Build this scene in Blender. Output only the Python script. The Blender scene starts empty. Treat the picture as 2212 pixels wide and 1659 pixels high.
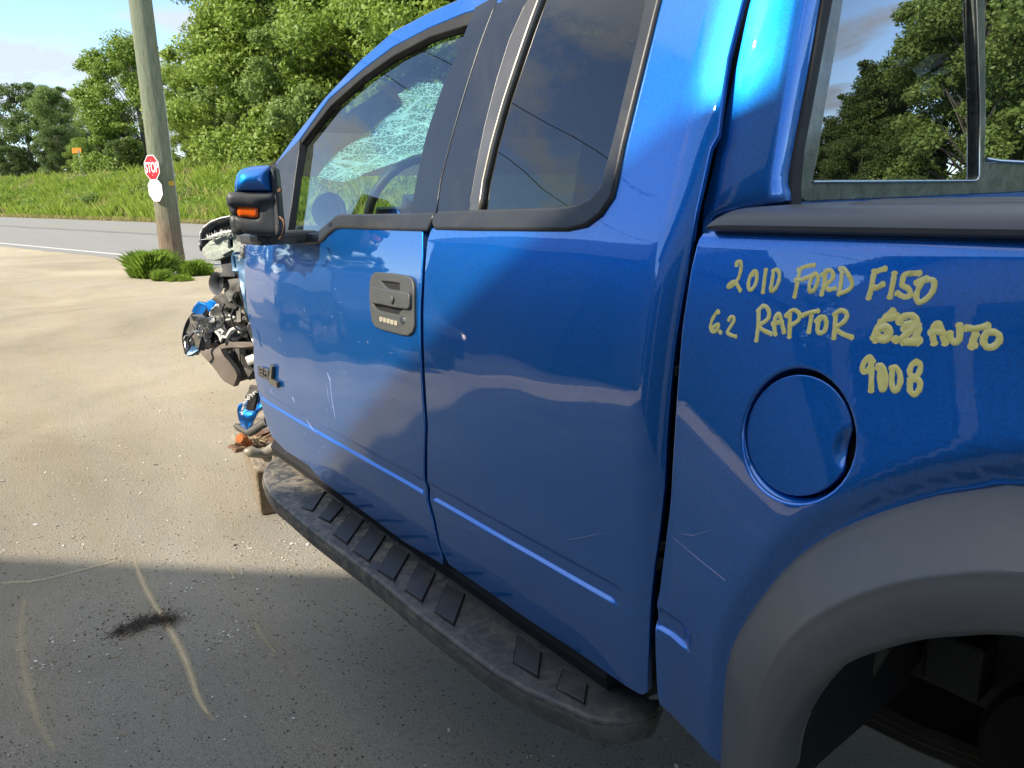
import bpy, bmesh, random
import numpy as np
from math import radians, degrees, sin, cos, pi, atan2, sqrt
from mathutils import Vector, Matrix, geometry, noise

rng = np.random.default_rng(7)
random.seed(7)
scene = bpy.context.scene
COL = scene.collection

# ------------------------------------------------------------------ camera
CAM_POS = np.array([0.0, -0.9, 1.58])
PITCH, ROLL, YAW = radians(15.06), radians(1.0), 0.9249896
FPX, PCX, PCY = 1600.0, 1106.0, 829.5          # focal length and centre for a 2212 x 1659 frame
f0 = np.array([0, cos(PITCH), -sin(PITCH)]); r0 = np.array([1.0, 0, 0]); u0 = np.cross(r0, f0)
rr = cos(ROLL)*r0 - sin(ROLL)*u0; uu = cos(ROLL)*u0 + sin(ROLL)*r0
RZ = np.array([[cos(YAW), -sin(YAW), 0], [sin(YAW), cos(YAW), 0], [0, 0, 1.0]])
CR, CU, CF = RZ @ rr, RZ @ uu, RZ @ f0
cam_data = bpy.data.cameras.new('camera')
cam = bpy.data.objects.new('camera', cam_data); COL.objects.link(cam)
cam_data.sensor_width = 36.0; cam_data.lens = FPX/2212*36.0
cam_data.clip_start = 0.03; cam_data.clip_end = 3000
cam.matrix_world = Matrix(((CR[0], CU[0], -CF[0], CAM_POS[0]), (CR[1], CU[1], -CF[1], CAM_POS[1]),
                           (CR[2], CU[2], -CF[2], CAM_POS[2]), (0, 0, 0, 1)))
scene.camera = cam

# ------------------------------------------------------------------ light
SUN_AZ, SUN_EL = radians(266.0), radians(35.8)
world = bpy.data.worlds.new('World'); scene.world = world; world.use_nodes = True
wn = world.node_tree; wn.nodes.clear()
def N(nt, t, **kw):
    n = nt.nodes.new(t)
    for k, v in kw.items(): setattr(n, k, v)
    return n
wo = N(wn, 'ShaderNodeOutputWorld'); bg = N(wn, 'ShaderNodeBackground'); bg.inputs[1].default_value = 0.10
sky = N(wn, 'ShaderNodeTexSky'); sky.sky_type = 'NISHITA'; sky.sun_disc = False
sky.sun_elevation = SUN_EL; sky.sun_rotation = radians(90.0) - SUN_AZ
sky.air_density = 0.75; sky.dust_density = 0.0; sky.ozone_density = 2.0
tc = N(wn, 'ShaderNodeTexCoord'); sep = N(wn, 'ShaderNodeSeparateXYZ'); wn.links.new(tc.outputs['Generated'], sep.inputs[0])
def M(nt, op, a, b=None, c=None, clamp=False):
    n = nt.nodes.new('ShaderNodeMath'); n.operation = op; n.use_clamp = clamp
    for i, v in enumerate((a, b, c)):
        if v is None: continue
        if isinstance(v, (int, float)): n.inputs[i].default_value = v
        else: nt.links.new(v, n.inputs[i])
    return n.outputs[0]
zc = M(wn, 'MAXIMUM', sep.outputs[2], 0.0)
den = M(wn, 'ADD', zc, 0.13)
px_ = M(wn, 'DIVIDE', sep.outputs[0], den); py_ = M(wn, 'DIVIDE', sep.outputs[1], den)
comb = N(wn, 'ShaderNodeCombineXYZ')
wn.links.new(M(wn, 'ADD', M(wn, 'MULTIPLY', px_, 0.75), M(wn, 'MULTIPLY', py_, -0.55)), comb.inputs[0])
wn.links.new(M(wn, 'ADD', M(wn, 'MULTIPLY', px_, 0.35), M(wn, 'MULTIPLY', py_, 0.50)), comb.inputs[1])
nz1 = N(wn, 'ShaderNodeTexNoise'); nz1.inputs['Scale'].default_value = 2.1; nz1.inputs['Detail'].default_value = 9
nz1.inputs['Roughness'].default_value = 0.62; nz1.inputs['Distortion'].default_value = 0.35
wn.links.new(comb.outputs[0], nz1.inputs['Vector'])
nz2 = N(wn, 'ShaderNodeTexNoise'); nz2.inputs['Scale'].default_value = 0.55; nz2.inputs['Detail'].default_value = 2
wn.links.new(comb.outputs[0], nz2.inputs['Vector'])
# thicker cloud towards the road ahead (-X), thickened and brightened overhead to fill the shade
dens = M(wn, 'ADD', nz1.outputs[0], M(wn, 'MULTIPLY', M(wn, 'SUBTRACT', nz2.outputs[0], 0.5), 0.55))
dens = M(wn, 'ADD', dens, M(wn, 'MULTIPLY', sep.outputs[0], -0.05))
dens = M(wn, 'ADD', dens, M(wn, 'MULTIPLY', M(wn, 'MINIMUM', M(wn, 'MAXIMUM', sep.outputs[1], -0.5), 0.20), 0.26))
dens = M(wn, 'ADD', dens, M(wn, 'MULTIPLY', M(wn, 'MAXIMUM', M(wn, 'SUBTRACT', sep.outputs[2], 0.52), 0.0), 1.7))
cr = N(wn, 'ShaderNodeMapRange'); cr.inputs[1].default_value = 0.48; cr.inputs[2].default_value = 0.60; cr.clamp = True
wn.links.new(dens, cr.inputs[0])
cs = M(wn, 'MULTIPLY', cr.outputs[0], 0.85)
mixw = N(wn, 'ShaderNodeMix'); mixw.data_type = 'RGBA'
wn.links.new(cs, mixw.inputs['Factor']); wn.links.new(sky.outputs[0], mixw.inputs['A'])
ccol = N(wn, 'ShaderNodeMix'); ccol.data_type = 'RGBA'; ccol.inputs['A'].default_value = (2.1, 2.25, 2.4, 1); ccol.inputs['B'].default_value = (3.9, 4.1, 4.35, 1)
wn.links.new(sep.outputs[2], ccol.inputs['Factor']); wn.links.new(ccol.outputs['Result'], mixw.inputs['B'])
wn.links.new(mixw.outputs['Result'], bg.inputs[0]); wn.links.new(bg.outputs[0], wo.inputs[0])

sun_d = bpy.data.lights.new('sun', 'SUN'); sun_d.energy = 2.25; sun_d.angle = radians(0.53); sun_d.color = (1.0, 0.90, 0.74)
sun = bpy.data.objects.new('sun', sun_d); COL.objects.link(sun)
sd = Vector((cos(SUN_EL)*cos(SUN_AZ), cos(SUN_EL)*sin(SUN_AZ), sin(SUN_EL)))
sun.rotation_euler = sd.to_track_quat('Z', 'Y').to_euler()
scene.view_settings.view_transform = 'Standard'; scene.view_settings.look = 'None'
scene.view_settings.exposure = 1.74; scene.view_settings.gamma = 1.0; scene.view_settings.use_curve_mapping = False
scene.render.engine = 'CYCLES'
scene.cycles.max_bounces = 10; scene.cycles.transparent_max_bounces = 24; scene.cycles.sample_clamp_indirect = 6.0
scene.cycles.caustics_reflective = False; scene.cycles.caustics_refractive = False

# ------------------------------------------------------------------ geometry helpers
NOSE = radians(1.0478)                          # the wreck sits nose-down on a timber
TR = np.array([[cos(NOSE), 0, -sin(NOSE)], [0, 1, 0], [sin(NOSE), 0, cos(NOSE)]])   # truck -> world
def ray(p): return CF + CR*(p[0]-PCX)/FPX + CU*(PCY-p[1])/FPX
def lray(p): return TR.T @ CAM_POS, TR.T @ ray(p)
def atX(p, X): o, d = lray(p); return o + d*((X-o[0])/d[0])
def atY(p, Y): o, d = lray(p); return o + d*((Y-o[1])/d[1])
def atZ(p, Z): o, d = lray(p); return o + d*((Z-o[2])/d[2])
def gnd(p, z=0.0): d = ray(p); return CAM_POS + d*((z-CAM_POS[2])/d[2])
def onplane(p, P, n): o, d = lray(p); return o + d*((n @ (P-o))/(n @ d))
# zoomed crops of the photograph -> frame coordinates
CROPS = dict(A=(0, 0, 1), z3=(576.04, 0, .3906), z4=(1382.5, 0, .375), z5=(1382.5, 460.8, .41666), z6=(518.4, 921.7, .44453),
    z7=(1382.5, 1036.8, .375), m1=(374.4, 449.3, .14583), m2=(374.4, 622.1, .14583), m3=(489.6, 806.5, .19448),
    m4=(472.3, 322.6, .14583), m5=(777.6, 564.5, .11108), m7=(604.8, 115.2, .24299), s5=(576.0, 1065.7, .20833),
    b6=(518.4, 771.9, .052087), r4=(1497.7, 374.4, .32292), p6=(259.2, 311.1, .18748), t1=(0, 0, .37494), g8=(0, 1094.5, .34023),
    w1=(1526.5, 541.5, .15625), w2=(1843.3, 541.5, .15625), w3=(1814.5, 748.85, .104167))
def T(c, *pts): a, b, s = CROPS[c]; return [(a+u*s, b+v*s) for u, v in pts]

class Spline:
    def __init__(s, x, y):
        s.x = np.array(x, float); s.y = np.array(y, float); n = len(x); h = np.diff(s.x)
        A = np.eye(n); r = np.zeros(n)
        for i in range(1, n-1):
            A[i, i-1] = h[i-1]; A[i, i] = 2*(h[i-1]+h[i]); A[i, i+1] = h[i]
            r[i] = 6*((s.y[i+1]-s.y[i])/h[i]-(s.y[i]-s.y[i-1])/h[i-1])
        s.m = np.linalg.solve(A, r); s.h = h
    def __call__(s, t):
        t = np.clip(np.asarray(t, float), s.x[0], s.x[-1]); i = np.clip(np.searchsorted(s.x, t)-1, 0, len(s.x)-2)
        h = s.h[i]; a = (s.x[i+1]-t)/h; b = (t-s.x[i])/h
        return a*s.y[i]+b*s.y[i+1]+((a**3-a)*s.m[i]+(b**3-b)*s.m[i+1])*h*h/6
PROF = Spline([.3, .5, .6, .7, .8, .9, 1.0, 1.1, 1.25, 1.35, 1.45, 1.527, 1.6, 1.7, 1.8, 1.9, 2.0, 2.1],
              [.02, -.02, -.05, -.07, -.081, -.085, -.084, -.079, -.066, -.053, -.036, -.018, .003, .033, .066, .102, .145, .20])
def sst(t): t = np.clip(t, 0, 1); return t*t*(3-2*t)
def polydist(X, Z, pl):
    pl = np.asarray(pl); d = np.full(np.shape(X), 1e9)
    if np.size(X) < 400:
        a = pl[:-1]; v = pl[1:]-a; L = (v**2).sum(1)+1e-12; Xr = np.ravel(X)[:, None]; Zr = np.ravel(Z)[:, None]
        t = np.clip(((Xr-a[:, 0])*v[:, 0]+(Zr-a[:, 1])*v[:, 1])/L, 0, 1)
        return np.hypot(Xr-a[:, 0]-t*v[:, 0], Zr-a[:, 1]-t*v[:, 1]).min(1).reshape(np.shape(X))
    for a, b in zip(pl[:-1], pl[1:]):
        v = b-a; L = v@v+1e-12; t = np.clip(((X-a[0])*v[0]+(Z-a[1])*v[1])/L, 0, 1)
        d = np.minimum(d, np.hypot(X-a[0]-t*v[0], Z-a[1]-t*v[1]))
    return d
def groove(X, Z, x1, x0=-9):
    on = sst((x1-X)/.03)*sst((X-x0)/.02)
    z = Z-.004
    return on*.0075*(sst((.932-z)/.012)-sst((.898-z)/.008))
ARCH_XZ = None
def Sbase(X, Z):
    return PROF(Z) + .0005*np.sin(X*7.1+Z*3)*np.cos(Z*9+1) + .0003*np.sin(X*23+2+Z*11)
def Scab(X, Z):
    y = Sbase(X, Z) + groove(X, Z, -.765)
    return y + 3.2*np.maximum(X+.768, 0)**2 + .02*np.maximum(-2.25-X, 0)**2*4
def Sglass(X, Z): return PROF(Z)
def Sbed(X, Z):
    y = Sbase(X, Z) + groove(X, Z, -.605)
    y = y - .105*(1-np.exp(-np.maximum(X+.66, 0)/.42))*sst((1.44-Z)/.5)
    y = y - .010*np.exp(-((X+.66)/.03)**2)*0
    if ARCH_XZ is not None:
        d = polydist(X, Z, ARCH_XZ); y = y + .016*np.exp(-(d/.020)**2)
    # rolled top edge under the rail cap
    return y + 1.5*np.maximum(Z-1.505, 0)**2*8
def hit(p, S=Scab, off=0.0):
    o, d = lray(p); t = (-.05-o[1])/d[1]
    for _ in range(16):
        q = o+t*d; t += .9*((float(S(q[0], q[2]))+off-o[1])/d[1]-t)
    return o+t*d
def smooth_poly(pts, n=3, closed=False):
    P = [np.asarray(p, float) for p in pts]; out = []; m = len(P)
    rngi = range(m if closed else m-1)
    for i in rngi:
        if closed: a, b, c, d = P[(i-1) % m], P[i], P[(i+1) % m], P[(i+2) % m]
        else: a, b, c, d = P[max(i-1, 0)], P[i], P[i+1], P[min(i+2, m-1)]
        for k in range(n):
            t = k/n
            out.append(.5*((2*b)+(-a+c)*t+(2*a-5*b+4*c-d)*t*t+(-a+3*b-3*c+d)*t**3))
    if not closed: out.append(P[-1])
    return out

def setprops(o, label=None, cat=None, group=None, kind=None):
    if label: o['label'] = label
    if cat: o['category'] = cat
    if group: o['group'] = group
    if kind: o['kind'] = kind
    return o
def mesh_obj(name, verts, faces, mat, parent=None, smooth=False, normals=None, label=None):
    me = bpy.data.meshes.new(name)
    me.from_pydata([tuple(map(float, v)) for v in verts], [], [tuple(f) for f in faces]); me.update()
    if mat is not None:
        for m in (mat if isinstance(mat, (list, tuple)) else [mat]): me.materials.append(m)
    if smooth or normals is not None:
        me.polygons.foreach_set('use_smooth', [True]*len(me.polygons))
    if normals is not None:
        me.normals_split_custom_set_from_vertices([tuple(map(float, n)) for n in normals])
    o = bpy.data.objects.new(name, me); COL.objects.link(o)
    if parent is not None: o.parent = parent
    if label: o['label'] = label
    return o
def empty(name, loc=(0, 0, 0), parent=None):
    o = bpy.data.objects.new(name, None); COL.objects.link(o); o.location = loc; o.empty_display_size = .2
    if parent is not None: o.parent = parent
    return o
def autosmooth(o, ang=35):
    me = o.data; me.polygons.foreach_set('use_smooth', [True]*len(me.polygons))
    try: me.set_sharp_from_angle(angle=radians(ang))
    except Exception: pass
    return o
class MB:
    """collects shapes for ONE mesh object"""
    def __init__(s): s.v = []; s.f = []
    def add(s, V, Fc):
        b = len(s.v); s.v += [tuple(map(float, v)) for v in V]; s.f += [tuple(b+i for i in f) for f in Fc]; return s
    def box(s, c, d, R=None, jit=0):
        c = np.asarray(c, float); V = []
        for sx in (-1, 1):
            for sy in (-1, 1):
                for sz in (-1, 1):
                    p = np.array([sx*d[0]/2, sy*d[1]/2, sz*d[2]/2])
                    if jit: p = p+rng.normal(0, jit, 3)
                    if R is not None: p = R @ p
                    V.append(c+p)
        return s.add(V, [(0, 1, 3, 2), (4, 6, 7, 5), (0, 4, 5, 1), (2, 3, 7, 6), (0, 2, 6, 4), (1, 5, 7, 3)])
    def tube(s, pts, r, n=10, cap=True):
        P = [np.asarray(p, float) for p in pts]; rs = r if hasattr(r, '__len__') else [r]*len(P)
        rings = []; up = None
        for i, p in enumerate(P):
            t = P[min(i+1, len(P)-1)]-P[max(i-1, 0)]; t = t/(np.linalg.norm(t)+1e-12)
            if up is None: up = np.array([0, 0, 1.0]) if abs(t[2]) < .9 else np.array([1.0, 0, 0])
            a = np.cross(t, up); a /= np.linalg.norm(a); b = np.cross(a, t); up = b
            rings.append([p+rs[i]*(cos(2*pi*k/n)*a+sin(2*pi*k/n)*b) for k in range(n)])
        V = [q for rg in rings for q in rg]; Fc = []
        for i in range(len(P)-1):
            for k in range(n): Fc.append((i*n+k, i*n+(k+1) % n, (i+1)*n+(k+1) % n, (i+1)*n+k))
        if cap: Fc.append(tuple(range(n-1, -1, -1))); Fc.append(tuple((len(P)-1)*n+k for k in range(n)))
        return s.add(V, Fc)
    def lathe(s, c, prof, axis=(0, 1, 0), n=32, cap=False):
        ax = np.asarray(axis, float); ax /= np.linalg.norm(ax)
        a = np.cross(ax, [0, 0, 1.0]) if abs(ax[2]) < .9 else np.cross(ax, [1.0, 0, 0]); a /= np.linalg.norm(a); b = np.cross(ax, a)
        c = np.asarray(c, float); V = []; Fc = []
        for (r, h) in prof:
            for k in range(n): V.append(c+ax*h+r*(cos(2*pi*k/n)*a+sin(2*pi*k/n)*b))
        for i in range(len(prof)-1):
            for k in range(n): Fc.append((i*n+k, i*n+(k+1) % n, (i+1)*n+(k+1) % n, (i+1)*n+k))
        if cap: Fc.append(tuple(range(n))); Fc.append(tuple((len(prof)-1)*n+k for k in range(n)))
        return s.add(V, Fc)
    def build(s, name, mat, parent=None, smooth=None, label=None):
        o = mesh_obj(name, s.v, s.f, mat, parent, label=label)
        bm = bmesh.new(); bm.from_mesh(o.data); bmesh.ops.recalc_face_normals(bm, faces=bm.faces); bm.to_mesh(o.data); bm.free()
        if smooth: autosmooth(o, smooth)
        return o
def bevel(o, w=.005, seg=2):
    m = o.modifiers.new('bevel', 'BEVEL'); m.width = w; m.segments = seg; m.limit_method = 'ANGLE'; m.angle_limit = radians(40)
    return o

def sheet(name, outline, holes, step, mapf, mat, parent=None, rows=(), rim=0.0, flange=0.0, sgn=1, label=None, holeflange=None, stepu=None, bulge=None):
    """2D outline (u,v) triangulated and put on the curved surface mapf(u,v)->(...,3), with a rolled edge and a folded flange"""
    outline = [np.asarray(p, float) for p in outline]
    def area(pl): return .5*sum(a[0]*b[1]-b[0]*a[1] for a, b in zip(pl, pl[1:]+pl[:1]))
    if area(outline) < 0: outline = outline[::-1]
    def dens(pl):
        o = []
        for a, b in zip(pl, pl[1:]+pl[:1]):
            n = max(1, int(np.hypot(*(b-a))/step+.5))
            o += [a+(b-a)*k/n for k in range(n)]
        return o
    hs = [[np.asarray(p, float) for p in h] for h in holes]
    hs = [h if area(h) < 0 else h[::-1] for h in hs]
    loops = [dens(outline)]+[dens(h) for h in hs]
    pts = []; edges = []; ls = []
    for lp in loops:
        b = len(pts); pts += lp; ls.append((b, len(lp))); edges += [(b+i, b+(i+1) % len(lp)) for i in range(len(lp))]
    U = np.array(pts); u0_, v0_ = U.min(0); u1_, v1_ = U.max(0)
    su = stepu or step
    us = np.arange(u0_+su*.5, u1_, su); vs = list(np.arange(v0_+step*.5, v1_, step))
    vs = sorted([v for v in vs if all(abs(v-r) > step*.45 for r in rows)]+[r for r in rows if v0_ < r < v1_])
    G = np.array([(a, b) for b in vs for a in us]) if len(vs) and len(us) else np.zeros((0, 2))
    if len(G):
        ins = np.zeros(len(G), bool); d = np.full(len(G), 1e9)
        for k, lp in enumerate(loops):
            L = np.array(lp); c = np.zeros(len(G), bool)
            for a, b in zip(L, np.roll(L, -1, 0)):
                cond = (a[1] > G[:, 1]) != (b[1] > G[:, 1])
                if a[1] != b[1]: c ^= cond & (G[:, 0] < (b[0]-a[0])*(G[:, 1]-a[1])/(b[1]-a[1])+a[0])
                v = b-a; q = v@v+1e-12; t = np.clip(((G-a)@v)/q, 0, 1); d = np.minimum(d, np.hypot(*(G-a-t[:, None]*v).T))
            ins = c if k == 0 else ins & ~c
        G = G[ins & (d > step*.3)]
    allp = [Vector(p) for p in pts]+[Vector(p) for p in G]
    res = geometry.delaunay_2d_cdt(allp, edges, [], 1, 1e-7)
    V2 = np.array([tuple(v) for v in res[0]]); tris = [tuple(t) for t in res[2]]
    # keep the triangles inside the outline and outside the holes
    cen = np.array([V2[list(t)].mean(0) for t in tris])
    keep = np.ones(len(tris), bool)
    for k, lp in enumerate(loops):
        L = np.array(lp); c = np.zeros(len(cen), bool)
        for a, b in zip(L, np.roll(L, -1, 0)):
            cond = (a[1] > cen[:, 1]) != (b[1] > cen[:, 1])
            if a[1] != b[1]: c ^= cond & (cen[:, 0] < (b[0]-a[0])*(cen[:, 1]-a[1])/(b[1]-a[1])+a[0])
        keep &= c if k == 0 else ~c
    tris = [t for t, kk in zip(tris, keep) if kk]
    if bulge:
        dd = np.full(len(V2), 1e9)
        for lp in loops: dd = np.minimum(dd, polydist(V2[:, 0], V2[:, 1], lp+[lp[0]]))
    def P3(uv): return np.asarray(mapf(uv[:, 0], uv[:, 1])).T
    P = P3(V2); e = 8e-4
    du = P3(V2+[e, 0])-P3(V2-[e, 0]); dv = P3(V2+[0, e])-P3(V2-[0, e]); Nn = np.cross(du, dv)*sgn
    Nn /= np.linalg.norm(Nn, axis=1)[:, None]
    if bulge:
        r, h = bulge; q = np.clip(dd/r, 0, 1); P = P+Nn*(h*np.sqrt(np.clip(1-(1-q)**2, 0, 1)))[:, None]
    V = [p for p in P]; NN = [n for n in Nn]; Fc = [t if sgn > 0 else t[::-1] for t in tris]
    if rim > 0 or flange > 0:
        for k, (lp) in enumerate(loops):
            L = np.array(lp); nx = np.roll(L, -1, 0); pv = np.roll(L, 1, 0); tg = nx-pv; tg /= (np.linalg.norm(tg, axis=1)[:, None]+1e-12)
            out2 = np.stack([tg[:, 1], -tg[:, 0]], 1)      # outward of the material for ccw outline / cw holes
            base = P3(L); e2 = 8e-4
            O3 = P3(L+out2*e2)-P3(L-out2*e2); O3 /= np.linalg.norm(O3, axis=1)[:, None]
            du = P3(L+[e, 0])-P3(L-[e, 0]); dv = P3(L+[0, e])-P3(L-[0, e]); nn = np.cross(du, dv)*sgn; nn /= np.linalg.norm(nn, axis=1)[:, None]
            fl = flange if k == 0 or holeflange is None else holeflange
            rings = []
            for a in (0, 30, 60, 90): 
                rings.append((base+O3*rim*sin(radians(a))-nn*rim*(1-cos(radians(a))), nn*cos(radians(a))+O3*sin(radians(a))))
            rings.append((rings[-1][0]-nn*fl, O3))
            b0 = len(V); n = len(L)
            for (rp, rn) in rings: V += list(rp); NN += list(rn)
            for i in range(len(rings)-1):
                for j in range(n):
                    q = (b0+i*n+j, b0+(i+1)*n+j, b0+(i+1)*n+(j+1) % n, b0+i*n+(j+1) % n)
                    Fc.append(q if sgn > 0 else q[::-1])
    if bulge: return autosmooth(mesh_obj(name, V, Fc, mat, parent, label=label), 50)
    return mesh_obj(name, V, Fc, mat, parent, normals=NN, label=label)
def mapY(S, off=0.0): return lambda u, v: (u, S(u, v)+off, v)     # u=X v=Z on the body side; outward = -Y
def side(name, px, S, mat, parent=None, off=0.0, holes=(), step=.03, rim=.003, flange=.012, rows=(), label=None, sm=0, bulge=None, stepu=None, holeflange=None):
    def xz(pl): return [hit(p, S, off)[[0, 2]] for p in pl]
    ol = xz(px)
    return sheet(name, ol, [xz(h) for h in holes], step, mapY(S, off), mat, parent, rows, rim, flange, 1, label, holeflange=holeflange, bulge=bulge, stepu=stepu)
def slab(name, px, plane, val, thick, mat, parent=None, jit=0.0, label=None, bev=0.0, sub=0, z=None, holes=(), step=.05, seed=0):
    """crumpled plate: outline traced on a plane X=val / Y=val, real thickness, dented surface"""
    f = atX if plane == 'X' else atY
    ax = (1, 2) if plane == 'X' else (0, 2)
    ol = [f(p, val)[list(ax)] for p in px]; hl = [[f(p, val)[list(ax)] for p in h] for h in holes]
    def mp(u, v, o=0.0):
        u = np.asarray(u, float); v = np.asarray(v, float)
        w = np.array([noise.noise(Vector((a*9+seed, b*9, seed*1.7)))+.5*noise.noise(Vector((a*24, b*24+seed, 3.))) for a, b in zip(np.ravel(u), np.ravel(v))]).reshape(u.shape)*jit
        return (val+w+o+0*u, u, v) if plane == 'X' else (u, val+w+o+0*u, v)
    o = sheet(name, ol, hl, step, mp, mat, parent, rim=min(.004, thick/3), flange=thick, sgn=1 , label=label)
    return o
def bar(mb, p, q, plane, val, w, n=8):
    f = atX if plane == 'X' else atY
    v2 = val if not isinstance(val, tuple) else val
    a = f(p, v2[0] if isinstance(v2, tuple) else v2); b = f(q, v2[1] if isinstance(v2, tuple) else v2)
    return mb.tube([a, b], w, n)
def loft(name, curves, mat, parent=None, smooth=50, label=None, close=False, sub=1):
    """curves: lists of equally many 3D points"""
    n = len(curves[0]); V = [p for c in curves for p in c]; Fc = []
    m = len(curves)
    for i in range(m if close else m-1):
        for j in range(n-1): Fc.append((i*n+j, ((i+1) % m)*n+j, ((i+1) % m)*n+j+1, i*n+j+1))
    o = mesh_obj(name, V, Fc, mat, parent, label=label); autosmooth(o, smooth); return o
def resample(pts, n):
    P = np.array(smooth_poly(pts, 6)); s = np.r_[0, np.cumsum(np.linalg.norm(np.diff(P, axis=0), axis=1))]
    t = np.linspace(0, s[-1], n); return np.stack([np.interp(t, s, P[:, k]) for k in range(P.shape[1])], 1)

# ------------------------------------------------------------------ materials
def newmat(name):
    m = bpy.data.materials.new(name); m.use_nodes = True; nt = m.node_tree
    return m, nt, nt.nodes['Principled BSDF'], nt.nodes['Material Output']
def noise_n(nt, scale, detail=4, rough=.55, vec=None, dist=0):
    n = N(nt, 'ShaderNodeTexNoise'); n.inputs['Scale'].default_value = scale; n.inputs['Detail'].default_value = detail
    n.inputs['Roughness'].default_value = rough; n.inputs['Distortion'].default_value = dist
    if vec is not None: nt.links.new(vec, n.inputs['Vector'])
    return n.outputs[0]
def objco(nt, scale=(1, 1, 1), src='Object'):
    t = N(nt, 'ShaderNodeTexCoord'); m = N(nt, 'ShaderNodeMapping'); m.inputs['Scale'].default_value = scale
    nt.links.new(t.outputs[src], m.inputs['Vector']); return m.outputs[0]
def worldco(nt, scale=(1, 1, 1), rot=0):
    t = N(nt, 'ShaderNodeNewGeometry'); m = N(nt, 'ShaderNodeMapping'); m.inputs['Scale'].default_value = scale; m.inputs['Rotation'].default_value = (0, 0, rot)
    nt.links.new(t.outputs['Position'], m.inputs['Vector']); return m.outputs[0]
def ramp(nt, fac, stops):
    r = N(nt, 'ShaderNodeValToRGB'); el = r.color_ramp.elements
    while len(el) > 1: el.remove(el[-1])
    el[0].position = stops[0][0]; el[0].color = (*stops[0][1], 1)
    for p, c in stops[1:]: e = el.new(p); e.color = (*c, 1)
    nt.links.new(fac, r.inputs[0]); return r.outputs[0]
def mixc(nt, f, a, b):
    m = N(nt, 'ShaderNodeMix'); m.data_type = 'RGBA'
    for k, v in (('Factor', f), ('A', a), ('B', b)):
        if isinstance(v, (int, float)): m.inputs[k].default_value = v
        elif isinstance(v, tuple): m.inputs[k].default_value = (*v, 1)
        else: nt.links.new(v, m.inputs[k])
    return m.outputs['Result']
def bump(nt, h, dist, strength=1.0, nrm=None):
    b = N(nt, 'ShaderNodeBump'); b.inputs['Distance'].default_value = dist; b.inputs['Strength'].default_value = strength
    nt.links.new(h, b.inputs['Height'])
    if nrm is not None: nt.links.new(nrm, b.inputs['Normal'])
    return b.outputs[0]
def simple(name, col, rough=.5, metal=0.0, var=.15, scale=30, bmp=0.0, bscale=200, spec=.5, dust=0.0, dustcol=(.33, .28, .21)):
    m, nt, b, o = newmat(name); v = objco(nt)
    n = noise_n(nt, scale, 5, .6, v)
    c = mixc(nt, n, tuple(x*(1-var) for x in col), tuple(min(1, x*(1+var)) for x in col))
    if dust > 0:
        d = noise_n(nt, scale*.35, 7, .68, v, 1.2); k = N(nt, 'ShaderNodeMapRange'); k.inputs[1].default_value = .5; k.inputs[2].default_value = .75; k.inputs[4].default_value = dust
        nt.links.new(d, k.inputs[0]); c = mixc(nt, k.outputs[0], c, dustcol)
    nt.links.new(c, b.inputs['Base Color']); b.inputs['Metallic'].default_value = metal; b.inputs['Specular IOR Level'].default_value = spec
    rn = M(nt, 'MULTIPLY_ADD', n, .16, rough-.08, clamp=True); nt.links.new(rn, b.inputs['Roughness'])
    if bmp > 0: nt.links.new(bump(nt, noise_n(nt, bscale, 4, .6, v), bmp), b.inputs['Normal'])
    return m
MAT = {}
# blue metallic clear-coated paint
def paint():
    m, nt, b, o = newmat('blue_metallic_paint'); v = objco(nt)
    fl = N(nt, 'ShaderNodeTexVoronoi'); fl.inputs['Scale'].default_value = 520; nt.links.new(v, fl.inputs['Vector'])
    flake = M(nt, 'MULTIPLY_ADD', fl.outputs['Color'], .4, .80)
    base = mixc(nt, noise_n(nt, 3, 3, .5, v), (.001, .155, .56), (.001, .17, .61))
    h = N(nt, 'ShaderNodeHueSaturation'); nt.links.new(base, h.inputs['Color']); nt.links.new(flake, h.inputs['Value'])
    # road film: a little grey dust, stronger low down on the panels
    d = noise_n(nt, 5, 8, .7, v, .8); k = N(nt, 'ShaderNodeMapRange'); k.inputs[1].default_value = .52; k.inputs[2].default_value = .8; k.inputs[4].default_value = .05; nt.links.new(d, k.inputs[0])
    spk = noise_n(nt, 160, 2, .5, v); k2 = N(nt, 'ShaderNodeMapRange'); k2.inputs[1].default_value = .74; k2.inputs[2].default_value = .80; k2.inputs[4].default_value = .35; nt.links.new(spk, k2.inputs[0])
    c = mixc(nt, M(nt, 'MAXIMUM', k.outputs[0], k2.outputs[0]), h.outputs[0], (.25, .26, .27))
    nt.links.new(c, b.inputs['Base Color']); b.inputs['Metallic'].default_value = .84; b.inputs['Roughness'].default_value = .43
    b.inputs['Coat Weight'].default_value = 1.0; b.inputs['Coat Roughness'].default_value = .006; b.inputs['Coat IOR'].default_value = 1.88
    # faint orange peel in the clear coat
    nt.links.new(bump(nt, noise_n(nt, 130, 2, .5, v), .000018), b.inputs['Coat Normal'])
    return m
MAT['paint'] = paint()
MAT['trim'] = simple('satin_black_trim', (.028, .031, .036), .42, var=.3, scale=12, bmp=.0002, bscale=500, dust=.12)
MAT['applique'] = simple('dark_pillar_film', (.014, .019, .030), .30, var=.15, scale=14, bmp=.00008, bscale=600, dust=.06)
MAT['rubber'] = simple('black_rubber', (.012, .012, .012), .7, var=.3, dust=.2, dustcol=(.1, .1, .08))
MAT['plastic'] = simple('textured_black_plastic', (.050, .054, .060), .45, var=.3, scale=20, bmp=.0004, bscale=900, dust=.25, dustcol=(.14, .13, .12))
MAT['flare'] = simple('grey_fender_plastic', (.12, .12, .118), .42, var=.12, scale=8, bmp=.00025, bscale=700, dust=.35, dustcol=(.20, .19, .165))
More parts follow.
